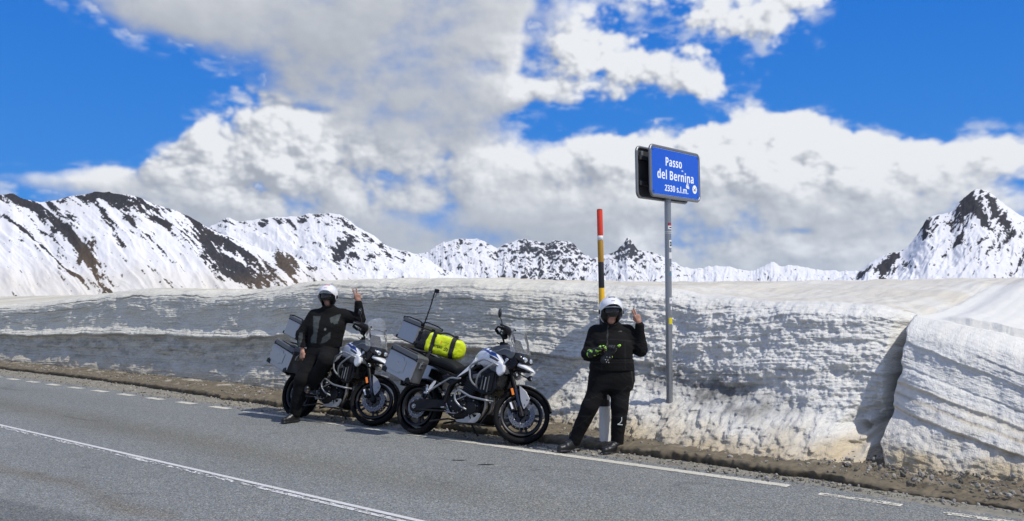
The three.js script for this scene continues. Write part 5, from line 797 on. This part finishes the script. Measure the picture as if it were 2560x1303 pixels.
// ---- the standing rider
const rider = (() => {
  const dx = 0.28;
  const J = offAll({ head: [0.304, 1.545, 0.06], neck: [0.312, 1.40, 0.015], shR: [0.135, 1.325, 0], elR: [0.045, 1.085, 0.02], wrR: [0.105, 1.118, 0.215], shL: [0.50, 1.33, 0], elL: [0.640, 1.135, 0.03], wrL: [0.618, 1.425, 0.10], hipR: [0.215, 0.80, 0], knR: [0.06, 0.505, 0.07], anR: [-0.115, 0.10, 0], toR: [-0.27, 0.035, 0.085], hipL: [0.41, 0.80, 0], knL: [0.395, 0.495, 0.07], anL: [0.365, 0.095, 0.075], toL: [0.215, 0.03, 0.185] }, dx);
  const blackCloth = (x, y, z, c) => { const n = 0.85 + 0.3 * noise(x * 8, y * 8, z * 8); c[0] = 0.0068 * n; c[1] = 0.0068 * n; c[2] = 0.0074 * n; };
  const G = person({
    at: [-5.42 + 0.774 * dx, 0.012, -7.93 - 0.632 * dx], J, head: 1, headTurn: -0.06, hem: 0.905, waist: 0.97, soleR: 0.0, soleL: -0.005, beard: false,
    trunk: [[0.86, 0.035, 0.0, 0.252, 0.182], [0.95, 0.035, 0.01, 0.248, 0.18], [1.06, 0.035, 0.02, 0.232, 0.178], [1.18, 0.035, 0.02, 0.232, 0.172], [1.28, 0.036, 0.005, 0.215, 0.145], [1.35, 0.036, 0.0, 0.175, 0.10], [1.39, 0.034, 0, 0.11, 0.08]],
    hips: [[0.70, 0.035, 0, 0.235, 0.15], [0.80, 0.035, 0, 0.258, 0.172], [0.90, 0.035, 0.0, 0.246, 0.168], [1.0, 0.035, 0.0, 0.225, 0.155]], belts: [1.035],
    sleeve: [0.086, 0.074, 0.046], leg: [0.124, 0.092, 0.067], cuffR: off([0.098, 1.114, 0.195], dx), cuffL: off([0.620, 1.405, 0.095], dx), legEndR: off([-0.112, 0.105, 0.0], dx), legEndL: off([0.365, 0.10, 0.07], dx),
    handR: handField(off([0.105, 1.12, 0.225], dx), [0.85, 0.42, 0.28], [-0.2, 0.7, 0.6], Object.assign([0.5, 0.45, 0.5, 0.55, 0.6], { flip: true }), [0.05, 0, 0, -0.05], 0.94),
    handL: handField(off([0.612, 1.44, 0.105], dx), [-0.26, 0.96, 0.10], [-1, 0, 0.35], [0.95, 0.10, 0.10, 1.25, 1.35], [0.05, 0.02, 0, -0.02], 0.98),
    paintJacket: (x, y, z, c) => { blackCloth(x, y, z, c); if (z > 0.08 && Math.abs(x + 0.035 - (y - 1.2) * 0.1) < 0.006 && y > 1.12) c[0] = c[1] = c[2] = 0.05; if (Math.abs(y - 1.26 + Math.abs(x - 0.035) * 0.12) < 0.005 || z > 0 && Math.abs(Math.abs(x - 0.035) - 0.13) < 0.004 && y < 1.22 || Math.abs(y - 1.0) < 0.004) c[0] = c[1] = c[2] = 0.016; if (z > 0.05 && Math.abs(x - 0.12) < 0.02 && Math.abs(y - 1.345) < 0.006) c[0] = c[1] = c[2] = 0.09; },
    paintTrousers: (x, y, z, c) => { blackCloth(x, y, z, c); const s = Math.min(Math.abs(y - 0.60 - 0.02 * Math.sin(x * 30)), Math.abs(y - 0.40), Math.abs(y - 0.74 + Math.abs(x - 0.2) * 0.8)); if (s < 0.005) c[0] = c[1] = c[2] = 0.016; if (z > 0.02 && x > 0.16 && Math.abs(x - 0.245 - (0.9 - y) * 0.10) < 0.006 && y > 0.76) c[0] = c[1] = c[2] = 0.03; },
    shellMat: helmetWhite, bandMat: std(0.42, 0.44, 0.46, 0.3), ventMat: K.dark, band: [0.022, 0.036], nod: 0.06,
  });
  tag(G, 'standing person in black riding gear and white helmet in front of the striped pole', 'person');
  // neck scarf, glove on the right hand, reflective shin mark
  add('scarf', isoSurface([J.head[0] - 0.1, 1.38, -0.05], [J.head[0] + 0.1, 1.50, 0.2], 0.006, (x, y, z) => Math.max(blob([J.head[0] + 0.004, 1.435, 0.068], [0.052, 0.032, 0.058])(x, y, z) + 0.004 * noise(x * 40, y * 60, z * 40), 0)), std(0.45, 0.46, 0.62, 0.8), G);
  const gw = handField(off([0.105, 1.12, 0.225], dx), [0.85, 0.42, 0.28], [-0.2, 0.7, 0.6], Object.assign([0.5, 0.45, 0.5, 0.55, 0.6], { flip: true }), [0.05, 0, 0, -0.05], 1.02, 0.004);
  const cuff = cap(off([0.07, 1.10, 0.15], dx), off([0.115, 1.125, 0.24], dx), 0.052, 0.038);
  add('glove', isoSurface(off([-0.02, 0.98, 0.06], dx), off([0.34, 1.30, 0.42], dx), 0.0045, (x, y, z) => smin(gw(x, y, z), cuff(x, y, z), 0.02), (x, y, z, c) => { const q = noise(x * 26 + 2, y * 26, z * 18) + 0.5 * noise(x * 50, y * 50, z * 40); const neon = q > 0.2; c[0] = neon ? 0.42 : 0.012; c[1] = neon ? 0.82 : 0.012; c[2] = neon ? 0.09 : 0.013; }), new THREE.MeshPhysicalMaterial({ vertexColors: true, roughness: 0.6 }), G);
  const mk = join(bar([[0.062, 0.10, 0], [0.058, 0.055, 0.003], [0.036, 0.022, 0.004], [0, 0, 0]], 0.006, 6), bar([[0, 0, 0], [0.03, -0.004, 0.004], [0.07, -0.006, 0]], 0.006, 6)); mk.scale(0.75, 0.75, 0.5); mk.translate(0.078, 0.315, 0.160);
  add('reflective_mark', mk, std(0.62, 0.66, 0.63, 0.4), G);
  // the other glove, held in the gloved hand
  const H = thing('motorcycle_glove', [0, 0, 0], 0); H.position.copy(G.position).add(new THREE.Vector3(0, 1.07, 0)); H.rotation.y = 0.684;
  const g2 = handField([-0.045, 0.03, 0.285], [0.55, 0.80, 0.10], [0.8, -0.5, 0.1], [0.1, 0.12, 0.9, 1.2, 1.3], [0.35, 0.1, 0, -0.1], 1.02, 0.004), c2 = cap([-0.02, 0.0, 0.275], [-0.075, -0.035, 0.27], 0.034, 0.046);
  add('shell', isoSurface([-0.17, -0.11, 0.16], [0.18, 0.27, 0.42], 0.0048, (x, y, z) => smin(g2(x, y, z), c2(x, y, z), 0.02), (x, y, z, c) => { const u = x * 0.55 + y * 0.8, w = x * 0.8 - y * 0.55, neon = (w > 0.004 + 0.014 * noise(u * 22, 1, 1) && u > 0.0) || u > 0.13; c[0] = neon ? 0.42 : 0.012; c[1] = neon ? 0.82 : 0.012; c[2] = neon ? 0.09 : 0.013; }), new THREE.MeshPhysicalMaterial({ vertexColors: true, roughness: 0.6 }), H);
  const kn = new THREE.SphereGeometry(0.0075, 10, 8); for (const [x, y] of [[-0.055, 0.0], [-0.07, -0.03], [-0.045, -0.035], [-0.025, -0.005], [-0.06, -0.055], [-0.035, -0.06]]) add('knuckle_stud', kn, K.silver, H).position.set(x, y, 0.325);
  tag(H, 'black and neon green riding glove held in front of the belly by the standing rider', 'glove');
  return G;
})();
// ---- the rider leaning on the farther motorcycle
{
  const dx = 0.1;
  const J = offAll({ head: [0.312, 1.745, 0.05], neck: [0.312, 1.585, 0.005], shR: [0.105, 1.485, 0], elR: [-0.070, 1.225, 0.02], wrR: [-0.036, 0.985, 0.085], shL: [0.53, 1.495, 0], elL: [0.765, 1.435, 0.03], wrL: [0.752, 1.685, 0.095], hipR: [0.15, 0.97, 0.0], knR: [-0.01, 0.585, 0.22], anR: [-0.125, 0.10, 0.13], toR: [-0.235, 0.03, 0.27], hipL: [0.31, 0.985, 0.0], knL: [0.345, 0.87, 0.33], anL: [0.10, 0.50, 0.13], toL: [0.085, 0.44, 0.29] }, dx);
  const X = (px) => (px / 6.515 + 720 - 764) / 173.5 - dx, Y = (py) => (1053.5 - 700 - py / 6.515) / 173.5 + 0.0;
  const panels = [[[410, 620], [535, 625], [525, 800], [505, 900], [490, 1050], [395, 1060], [392, 960], [440, 900], [425, 700]], [[690, 650], [865, 580], [820, 740], [770, 755], [745, 725], [715, 740]], [[560, 1060], [590, 960], [715, 875], [715, 980], [640, 1040]], [[195, 890], [250, 885], [245, 1000], [200, 1150], [165, 1060]]].map((p) => p.map(([a, b]) => [X(a), Y(b)]));
  const dark = (x, y, z, c) => { const n = 0.85 + 0.3 * noise(x * 8, y * 8, z * 8); c[0] = 0.0068 * n; c[1] = 0.0068 * n; c[2] = 0.0074 * n; };
  const G = person({
    at: [-9.92 + 0.774 * dx, 0.012, -7.5 - 0.632 * dx], J, headTurn: 0.1, hem: 1.045, waist: 1.12, soleR: 0.0, soleL: 0.44, beard: true,
    trunk: [[1.0, 0.155, 0.0, 0.235, 0.17], [1.10, 0.165, 0.01, 0.24, 0.17], [1.22, 0.18, 0.015, 0.25, 0.17], [1.36, 0.20, 0.015, 0.262, 0.165], [1.46, 0.212, 0.0, 0.225, 0.135], [1.53, 0.215, 0.0, 0.17, 0.10], [1.575, 0.213, 0, 0.11, 0.08]],
    hips: [[0.86, 0.12, 0.0, 0.19, 0.13], [0.96, 0.13, 0.0, 0.225, 0.17], [1.06, 0.15, 0.0, 0.225, 0.165], [1.14, 0.16, 0.0, 0.215, 0.155]], belts: [],
    sleeve: [0.092, 0.078, 0.052], leg: [0.128, 0.098, 0.082], cuffR: off([-0.038, 1.0, 0.082], dx), cuffL: off([0.752, 1.668, 0.092], dx), legEndR: off([-0.118, 0.13, 0.13], dx), legEndL: off([0.112, 0.525, 0.145], dx),
    handR: handField(off([-0.036, 0.985, 0.088], dx), [0.0, -0.98, 0.2], [0.9, 0, 0.45], [0.5, 0.65, 0.7, 0.75, 0.8], [0.0, 0, 0, 0], 1.05),
    handL: handField(off([0.752, 1.695, 0.098], dx), [-0.12, 0.98, 0.10], [-1, 0, 0.2], [1.0, 0.04, 0.06, 1.3, 1.35], [0.22, -0.10, 0, -0.02], 1.12),
    paintJacket: (x, y, z, c, nx, ny, nz) => { dark(x, y, z, c); for (const p of panels) if (nz > -0.1 && inside(p, x, y)) { const n = 0.85 + 0.3 * noise(x * 20, y * 20, 3); c[0] = 0.07 * n; c[1] = 0.082 * n; c[2] = 0.083 * n; } if (nz > 0 && Math.hypot(x - 0.205, y - 1.30) < 0.016) c[0] = c[1] = c[2] = 0.2; if (Math.abs((x - 0.64) * 0.1 + (y - 1.385)) < 0.015 && x > 0.58 && nz > -0.2) c[0] = c[1] = c[2] = 0.42; },
    paintTrousers: (x, y, z, c) => { dark(x, y, z, c); },
    shellMat: helmetWhite, bandMat: new THREE.MeshPhysicalMaterial({ roughness: 0.3, map: canvas(512, 64, (c, w, h) => { c.fillStyle = '#aeb6bc'; c.fillRect(0, 0, w, h); c.fillStyle = '#15171a'; c.font = 'italic bold 52px sans-serif'; c.textAlign = 'center'; c.textBaseline = 'middle'; c.fillText('SHOEI', w / 2, h / 2 + 2); }) }), ventMat: K.red, band: [0.018, 0.056], nod: 0.05, lean: -0.03,
  });
  tag(G, 'person in black and grey jacket leaning on a motorcycle, fingers raised in a V', 'person');
}

// ---------------------------------------------------------------- road sign
{
  const G = thing('road_sign', [-4.92, 0.40, -9.0]); tag(G, 'blue rectangular mountain pass sign on a stickered grey pole', 'sign');
  const galv = std(0.30, 0.31, 0.32, 0.5, 0.55, { roughnessMap: scuff, bumpMap: scuff, bumpScale: 0.0005 }), frameM = std(0.22, 0.225, 0.23, 0.42, 0.6);
  add('pole', lathe([[0.0001, -0.5], [0.0395, -0.5], [0.0395, 3.08], [0.036, 3.09], [0.0001, 3.09]], 36), galv, G);
  const W = 1.12, H = 0.585, corner = (w, h, r) => { const p = []; for (const [cx, cy, a] of [[w / 2 - r, h / 2 - r, 0], [-w / 2 + r, h / 2 - r, 1], [-w / 2 + r, -h / 2 + r, 2], [w / 2 - r, -h / 2 + r, 3]]) for (let k = 0; k <= 6; k++) { const t = (a + k / 6) * Math.PI / 2; p.push([cx + Math.cos(t) * r, cy + Math.sin(t) * r]); } return p; };
  const art = canvas(1368, 720, (c, w, h) => {
    c.fillStyle = '#e9edf0'; c.fillRect(0, 0, w, h); c.fillStyle = '#0f54c4'; c.beginPath(); c.roundRect(26, 26, w - 52, h - 52, 34); c.fill();
    const r = rng(4); c.strokeStyle = 'rgba(90,140,235,0.20)'; for (let k = 0; k < 26; k++) { c.lineWidth = 2 + r() * 7; c.beginPath(); const x = r() * w, y = r() * h; c.moveTo(x, y); c.bezierCurveTo(x + 60 * r(), y + 50, x + 90 * r() - 40, y + 110 * r(), x + 130 * r() - 30, y + 180 * r()); c.stroke(); }
    c.fillStyle = '#eef2f4'; c.textAlign = 'center'; c.textBaseline = 'alphabetic';
    const put = (t, x, y, px, sx) => { c.save(); c.translate(x, y); c.scale(sx, 1); c.font = 'bold ' + px + 'px sans-serif'; c.fillText(t, 0, 0); c.restore(); };
    put('Passo', 620, 262, 178, 0.98); put('del Bernina', 678, 462, 184, 1.02); put('2330 s.l.m.', 690, 634, 128, 1.04);
    c.fillStyle = '#f1f0ea'; c.beginPath(); c.arc(1212, 548, 66, 0, 7); c.fill(); c.strokeStyle = '#33363a'; c.lineWidth = 9; c.beginPath(); c.moveTo(1174, 524); c.quadraticCurveTo(1212, 580, 1250, 516); c.moveTo(1194, 580); c.quadraticCurveTo(1218, 534, 1238, 584); c.moveTo(1180, 564); c.lineTo(1244, 556); c.stroke();
    c.fillStyle = '#e6e7e2'; c.beginPath(); c.moveTo(960, 500); c.lineTo(1050, 516); c.lineTo(1050, 556); c.lineTo(960, 546); c.fill(); c.beginPath(); c.arc(1000, 496, 30, 0, 7); c.fill(); c.fillStyle = '#8a8d90'; c.fillRect(984, 486, 26, 16);
    c.fillStyle = '#c9d6e6'; c.fillRect(838, 288, 46, 20); c.fillStyle = '#1c1f24'; for (const [x, y] of [[62, 62], [1306, 62], [1306, 658], [62, 658]]) { c.beginPath(); c.arc(x, y, 13, 0, 7); c.fill(); }
  });
  const flat = new THREE.MeshPhysicalMaterial({ map: art, roughness: 0.28 });
  // board 1 faces us along +X; its left edge is the near one
  const face = new THREE.Group(); face.name = 'sign_board'; G.add(face); face.position.set(0.065, 2.835, -0.08); face.rotation.set(0.0, Math.PI / 2 - 0.05, 0.02);
  add('panel', plate(corner(W, H, 0.06), 0.02, 0.003), frameM, face);
  const pf = new THREE.ShapeGeometry(new THREE.Shape(corner(W - 0.04, H - 0.04, 0.045).map((p) => new THREE.Vector2(...p)))), pu = pf.attributes.uv, pp = pf.attributes.position; for (let i = 0; i < pu.count; i++) pu.setXY(i, pp.getX(i) / W + 0.5, pp.getY(i) / H + 0.5); pf.translate(0, 0, 0.0125);
  add('print', pf, flat, face);
  const ring2 = (z, r) => new THREE.TubeGeometry(new THREE.CatmullRomCurve3(corner(W, H, 0.06).map((p) => new THREE.Vector3(p[0], p[1], z)), true, 'catmullrom', 0.1), 160, r, 10, true);
  add('edge_frame', ring2(0, 0.018), frameM, face);
  const backM = std(0.05, 0.052, 0.055, 0.5, 0.2);
  const back = new THREE.Group(); back.name = 'sign_board'; back.userData.label = 'second board seen from behind'; G.add(back); back.position.set(-0.075, 2.815, 0.0); back.rotation.set(0, Math.PI / 2 - 0.05, 0.02);
  add('panel', plate(corner(W, H, 0.06), 0.012, 0.003), backM, back);
  add('edge_frame', ring2(0.01, 0.018), frameM, back);
  add('cross_rail', box(W - 0.06, 0.05, 0.03, 0.004, 0, 0.17, 0.024), backM, back); add('cross_rail', box(W - 0.06, 0.05, 0.03, 0.004, 0, -0.13, 0.024), backM, back);
  add('rail_clip', box(0.04, 0.05, 0.02, 0.004, -W / 2 + 0.09, 0.225, 0.024), galv, back);
  for (const y of [0.17, -0.13]) add('pole_clamp', join(cyl(0.046, 0.045, 30).translate(0, 2.825 + y, 0), box(0.16, 0.03, 0.05, 0.005, -0.02, 2.825 + y, 0)), galv, G);
  // stickers and tape, wrapped round the pole towards the road
  const wrap = (name, y, h, a0, a1, mat) => { const r = 0.0404, n = 14, g = gridGeo(n + 1, 2, (i, j, v) => { const a = lerp(a0, a1, i / n); v[0] = Math.sin(a) * r; v[1] = y - 0.4 + (j - 0.5) * h; v[2] = Math.cos(a) * r; v[3] = v[4] = v[5] = 1; }); g.deleteAttribute('color'); return add(name, g, mat, G); };
  const st = (draw) => new THREE.MeshPhysicalMaterial({ roughness: 0.45, map: canvas(96, 128, (c, w, h) => { c.fillStyle = '#e8e8e4'; c.fillRect(0, 0, w, h); draw(c, w, h); }) });
  wrap('sticker', 2.60, 0.075, 0.55, 1.9, st((c, w, h) => { c.fillStyle = '#8c1622'; c.fillRect(0, 0, w, h * 0.45); c.fillStyle = '#3a1016'; c.fillRect(30, h * 0.62, w, h * 0.22); c.fillStyle = '#c66'; c.fillRect(20, 22, 60, 10); }));
  wrap('tape', 2.535, 0.007, -1.6, 1.9, std(0.6, 0.6, 0.58, 0.6)); wrap('tape', 2.515, 0.007, -1.6, 1.9, std(0.6, 0.6, 0.58, 0.6));
  wrap('sticker', 2.385, 0.092, 0.85, 2.0, st((c, w, h) => { c.fillStyle = '#14304a'; c.fillRect(16, 26, w, 78); c.fillStyle = '#ddd8a0'; c.fillRect(36, 48, 18, 34); }));
  wrap('sticker', 2.245, 0.075, 0.75, 2.0, std(0.68, 0.68, 0.66, 0.6));
  wrap('sticker', 2.085, 0.055, 0.95, 1.8, std(0.55, 0.56, 0.58, 0.5)); wrap('sticker', 2.02, 0.03, 0.85, 1.9, std(0.05, 0.22, 0.30, 0.5));
  wrap('sticker', 1.705, 0.07, 0.75, 1.75, st((c, w, h) => { c.fillStyle = '#2a2d55'; c.fillRect(40, 26, 30, 50); c.fillStyle = '#8a86c0'; c.fillRect(14, 62, 66, 14); }));
  wrap('sticker', 1.615, 0.04, 1.1, 1.9, std(0.66, 0.66, 0.66, 0.6));
  wrap('sticker', 1.462, 0.075, 0.5, 1.95, std(0.72, 0.60, 0.015, 0.5)).userData.label = 'yellow round sticker';
}
// ---------------------------------------------------------------- striped snow pole
{
  const G = thing('snow_pole', [-5.325, 0, -8.22]); tag(G, 'tall red, yellow and black striped snow pole behind the standing rider', 'pole'); G.rotation.z = 0.022;
  const white = std(0.72, 0.72, 0.70, 0.5), yel = std(0.78, 0.44, 0.012, 0.5), och = std(0.42, 0.22, 0.02, 0.55), blk = std(0.012, 0.012, 0.013, 0.5), red = std(0.72, 0.05, 0.02, 0.45);
  const seg = (name, y0, y1, r0, r1, m) => add(name, lathe([[0.0001, y0], [r0, y0 + 0.001], [r1, y1 - 0.001], [0.0001, y1]], 28), m, G);
  seg('marker_post', -0.15, 0.49, 0.068, 0.062, white); seg('black_band', 0.49, 0.80, 0.0625, 0.058, blk); seg('post_top', 0.80, 0.90, 0.058, 0.045, white);
  add('reflector', box(0.035, 0.13, 0.012, 0.004, 0.045, 0.63, 0.045), std(0.5, 0.52, 0.54, 0.25, 0.4), G).rotation.y = 0.6;
  let y = 0.90; for (const [top, m] of [[1.20, yel], [1.53, blk], [1.85, yel], [2.15, blk], [2.405, och], [2.46, white], [2.76, red]]) { seg('band', y, top, 0.034, 0.034, m); y = top; }
  seg('cap', 2.76, 2.775, 0.034, 0.026, std(0.5, 0.16, 0.12, 0.5));
}
// ---------------------------------------------------------------- bag and camera stick on the nearer motorcycle
bike.updateMatrixWorld(true);
function onBike(name, p, label, cat) { const G = thing(name); G.position.copy(bike.localToWorld(V3(p))); G.quaternion.copy(bike.quaternion); tag(G, label, cat); return G; }
{
  const G = onBike('duffel_bag', [0.19, 1.0, 0.0], 'neon yellow and black roll bag strapped across the motorcycle seat', 'bag');
  const A = new THREE.Vector3(-0.33, 0.21, 0.12), B = new THREE.Vector3(0.31, 0.085, -0.14), L = A.distanceTo(B), Xa = B.clone().sub(A).normalize(), Za = new THREE.Vector3(0, 0, 1).addScaledVector(Xa, -Xa.z).normalize(), Ya = new THREE.Vector3().crossVectors(Za, Xa);
  const surf = (u, a, grow = 0) => { const t = u * 2 - 1, e = Math.pow(Math.max(0, 1 - Math.pow(Math.abs(t), 7)), 0.5), pinch = 1 - 0.035 * gauss(u, 0.42, 0.03) - 0.045 * gauss(u, 0.80, 0.03) - 0.03 * gauss(u, 0.24, 0.05), w = 0.012 * fbm(u * 6, Math.cos(a) * 2, Math.sin(a) * 2, 3) + 0.007 * Math.abs(noise(u * 14, Math.cos(a) * 4, Math.sin(a) * 4)) - 0.006 * Math.abs(noise(u * 30, Math.cos(a) * 3, Math.sin(a) * 6)), r = (0.160 * e * pinch + (w * 1.5 + grow) * e), sq = Math.pow(Math.pow(Math.abs(Math.cos(a)), 5) + Math.pow(Math.abs(Math.sin(a)), 5), -0.2) * 0.93, flat = sq * (1 - 0.12 * smooth(-0.3, -0.9, Math.sin(a))); return new THREE.Vector3().copy(A).addScaledVector(Xa, u * L).addScaledVector(Za, Math.cos(a) * r * flat).addScaledVector(Ya, Math.sin(a) * r * 0.94 * flat); };
  const print = canvas(1024, 1024, (c, w, h) => {
    c.fillStyle = '#cbdc12'; c.fillRect(0, 0, w, h);
    c.fillStyle = '#17181a'; c.beginPath(); c.moveTo(0, 0); c.lineTo(300, 0); c.lineTo(290, h * 0.6); c.lineTo(335, h * 0.72); c.lineTo(340, h * 0.86); c.lineTo(290, h); c.lineTo(0, h); c.fill();
    c.fillStyle = '#b9c7b0'; c.beginPath(); c.moveTo(365, h * 0.83); c.lineTo(390, h * 0.74); c.lineTo(396, h * 0.86); c.lineTo(378, h * 0.91); c.fill();
    // v = angle / 2 pi: 0 faces the road side, canvas rows run downwards from v = 1
    const row = (v) => h - ((v + 1) % 1) * h; c.fillStyle = '#15170c'; c.textBaseline = 'middle';
    const put = (t, x, y, px, st) => { c.save(); c.translate(x, y); c.scale(1, 1.25); c.font = st + px + 'px sans-serif'; c.fillText(t, 0, 0); c.restore(); };
    put('DRYBAG', 418, row(-0.02), 56, 'bold '); put('35', 662, row(-0.02), 84, 'bold '); put('motorbags', 600, row(0.06), 28, '');
    c.fillStyle = '#d07a12'; c.beginPath(); c.moveTo(575, row(0.03)); c.lineTo(590, row(0.09)); c.lineTo(603, row(0.03)); c.fill();
    c.fillStyle = '#2a2d18'; c.fillRect(690, row(0.20), 60, 26); c.fillRect(705, row(0.17), 40, 20);
  });
  const gb = gridGeo(81, 61, (i, j, v) => { const q = i / 80, u = q < 0.5 ? 0.5 * Math.pow(q * 2, 1.6) * 1 : 1 - 0.5 * Math.pow((1 - q) * 2, 1.6), a = (j / 60 - 0.5) * Math.PI * 2, p = surf(u, a); v[0] = p.x; v[1] = p.y; v[2] = p.z; v[3] = v[4] = v[5] = 1; v[6] = u; v[7] = (a / (Math.PI * 2) + 1) % 1; });
  { const u = gb.attributes.uv; for (let j = 0; j < 61; j++) for (let i = 0; i < 81; i++) u.setY(j * 81 + i, j / 60 - 0.5); }   // texture repeats round the bag
  print.wrapS = print.wrapT = THREE.RepeatWrapping; gb.deleteAttribute('color');
  add('shell', gb, new THREE.MeshPhysicalMaterial({ map: print, roughness: 0.5, sheen: 0.2 }), G);
  const webbing = std(0.013, 0.013, 0.014, 0.8);
  const strap = (u, a0, a1, w, grow = 0.006) => { const g = gridGeo(40, 5, (i, j, v) => { const p = surf(u + (j / 4 - 0.5) * w / L, lerp(a0, a1, i / 39), grow + 0.002 * (1 - Math.abs(j - 2) / 2)); v[0] = p.x; v[1] = p.y; v[2] = p.z; v[3] = v[4] = v[5] = 1; }); g.deleteAttribute('color'); return g; };
  add('strap', strap(0.42, -0.9, 3.6, 0.05, 0.009), webbing, G); add('strap', strap(0.80, -1.6, 4.4, 0.06, 0.009), webbing, G);
  add('buckle', box(0.05, 0.06, 0.02, 0.006).translate(...surf(0.42, 0.75, 0.012).toArray()), webbing, G); add('buckle', box(0.05, 0.07, 0.03, 0.008).translate(...surf(0.80, 1.2, 0.014).toArray()), webbing, G);
  const band = (a, b, w, t = 0.004) => { const g = between(a, b, 1, 1, 4); const d = V3(b).sub(V3(a)), len = d.length(), q = box(w, len, t, 0.0015); q.applyQuaternion(new THREE.Quaternion().setFromUnitVectors(new THREE.Vector3(0, 1, 0), d.clone().normalize())); q.translate(...V3(a).addScaledVector(d, 0.5).toArray()); return q; };
  add('lashing_strap', join(band(surf(0.42, -0.6, 0.008).toArray(), [-0.03, -0.08, 0.22], 0.045), band([-0.03, -0.08, 0.22], [-0.07, -0.28, 0.23], 0.035)), webbing, G);
  add('lashing_strap', band(surf(0.80, -1.4, 0.006).toArray(), [0.30, -0.13, 0.02], 0.03), webbing, G);
  add('carry_handle', bar([surf(0.42, 1.5, 0.01).toArray(), surf(0.52, 1.5, 0.035).toArray(), surf(0.62, 1.45, 0.04).toArray(), surf(0.74, 1.4, 0.03).toArray(), surf(0.80, 1.4, 0.01).toArray()], 0.012, 8), webbing, G);
}
{
  const G = onBike('camera_stick', [0.005, 1.20, 0.205], 'thin black stick with a small camera on top, clamped to the top box', 'camera stick');
  add('stick', join(bar([[0, 0.0, 0], [0.03, 0.12, 0], [0.062, 0.26, -0.005], [0.10, 0.42, -0.01], [0.135, 0.60, -0.01]], 0.0085, 8)), K.black, G);
  for (const [x, y, r] of [[0.03, 0.12, 0.016], [0.062, 0.26, 0.014], [0.082, 0.34, 0.013], [0.118, 0.51, 0.013]]) add('joint', new THREE.SphereGeometry(r, 14, 10).translate(x, y, -0.005), K.black, G);
  add('clamp', join(box(0.035, 0.11, 0.035, 0.008, 0.005, 0.03, 0), box(0.05, 0.03, 0.05, 0.008, 0.01, 0.08, -0.01)), K.black, G);
  add('camera', box(0.062, 0.05, 0.036, 0.006, 0.14, 0.635, -0.01), K.black, G).rotation.z = -0.05;
  add('lens', cyl(0.014, 0.008, 18).rotateX(Math.PI / 2).translate(0.16, 0.638, 0.012), K.gloss, G);
  add('tether', bar([[0.165, 0.61, -0.01], [0.18, 0.59, 0.0], [0.165, 0.55, 0.0], [0.125, 0.54, 0.0]], 0.0025, 6), K.black, G);
}
{ // stickers on the nearer machine's top box, on the side towards the road
  const tb = bike.getObjectByName('top_box');
  const disc = (x, y, r, m) => { const d = add('sticker', cyl(r, 0.003, 26, 0.0008).rotateX(Math.PI / 2), m, tb); d.position.set(x, y, 0.2315); return d; };
  disc(-0.115, 0.005, 0.024, std(0.5, 0.03, 0.03, 0.5)).userData.label = 'round red sticker'; disc(-0.115, 0.005, 0.017, std(0.6, 0.55, 0.55, 0.5)).position.z = 0.2325;
  disc(0.07, -0.045, 0.022, std(0.02, 0.03, 0.03, 0.5)).userData.label = 'round dark sticker';
  const badge = add('sticker', plate([[0.045, 0.0], [0.06, 0.0], [0.075, 0.04], [0.085, 0.0], [0.1, 0.0], [0.085, 0.065], [0.068, 0.065]], 0.003, 0.0008, 0.2318), std(0.10, 0.06, 0.30, 0.5), tb); badge.userData.label = 'purple and white sticker';
  add('sticker', box(0.075, 0.085, 0.002, 0.001, 0.072, 0.025, 0.2304), std(0.62, 0.62, 0.62, 0.5), tb);
}
{ // two dark pocks in the asphalt
  const road = scene.getObjectByName('road'), m = std(0.012, 0.012, 0.012, 0.8);
  for (const [x, z, w, h, k] of [[-6.145, -6.625, 0.085, 0.016, 3], [-5.755, -6.63, 0.085, 0.024, 8]]) { const s = new THREE.Shape(Array.from({ length: 30 }, (_, i) => { const a = i / 30 * 6.2832, r = 1 + 0.35 * noise(Math.cos(a) * 1.6, Math.sin(a) * 1.6, k); return new THREE.Vector2(Math.cos(a) * w * r, Math.sin(a) * h * r); })), g = new THREE.ShapeGeometry(s); g.rotateX(-Math.PI / 2); g.rotateY(0.68); g.translate(x, 0.006, z); add('pock', g, m, road); }
}

renderer.render(scene, camera);
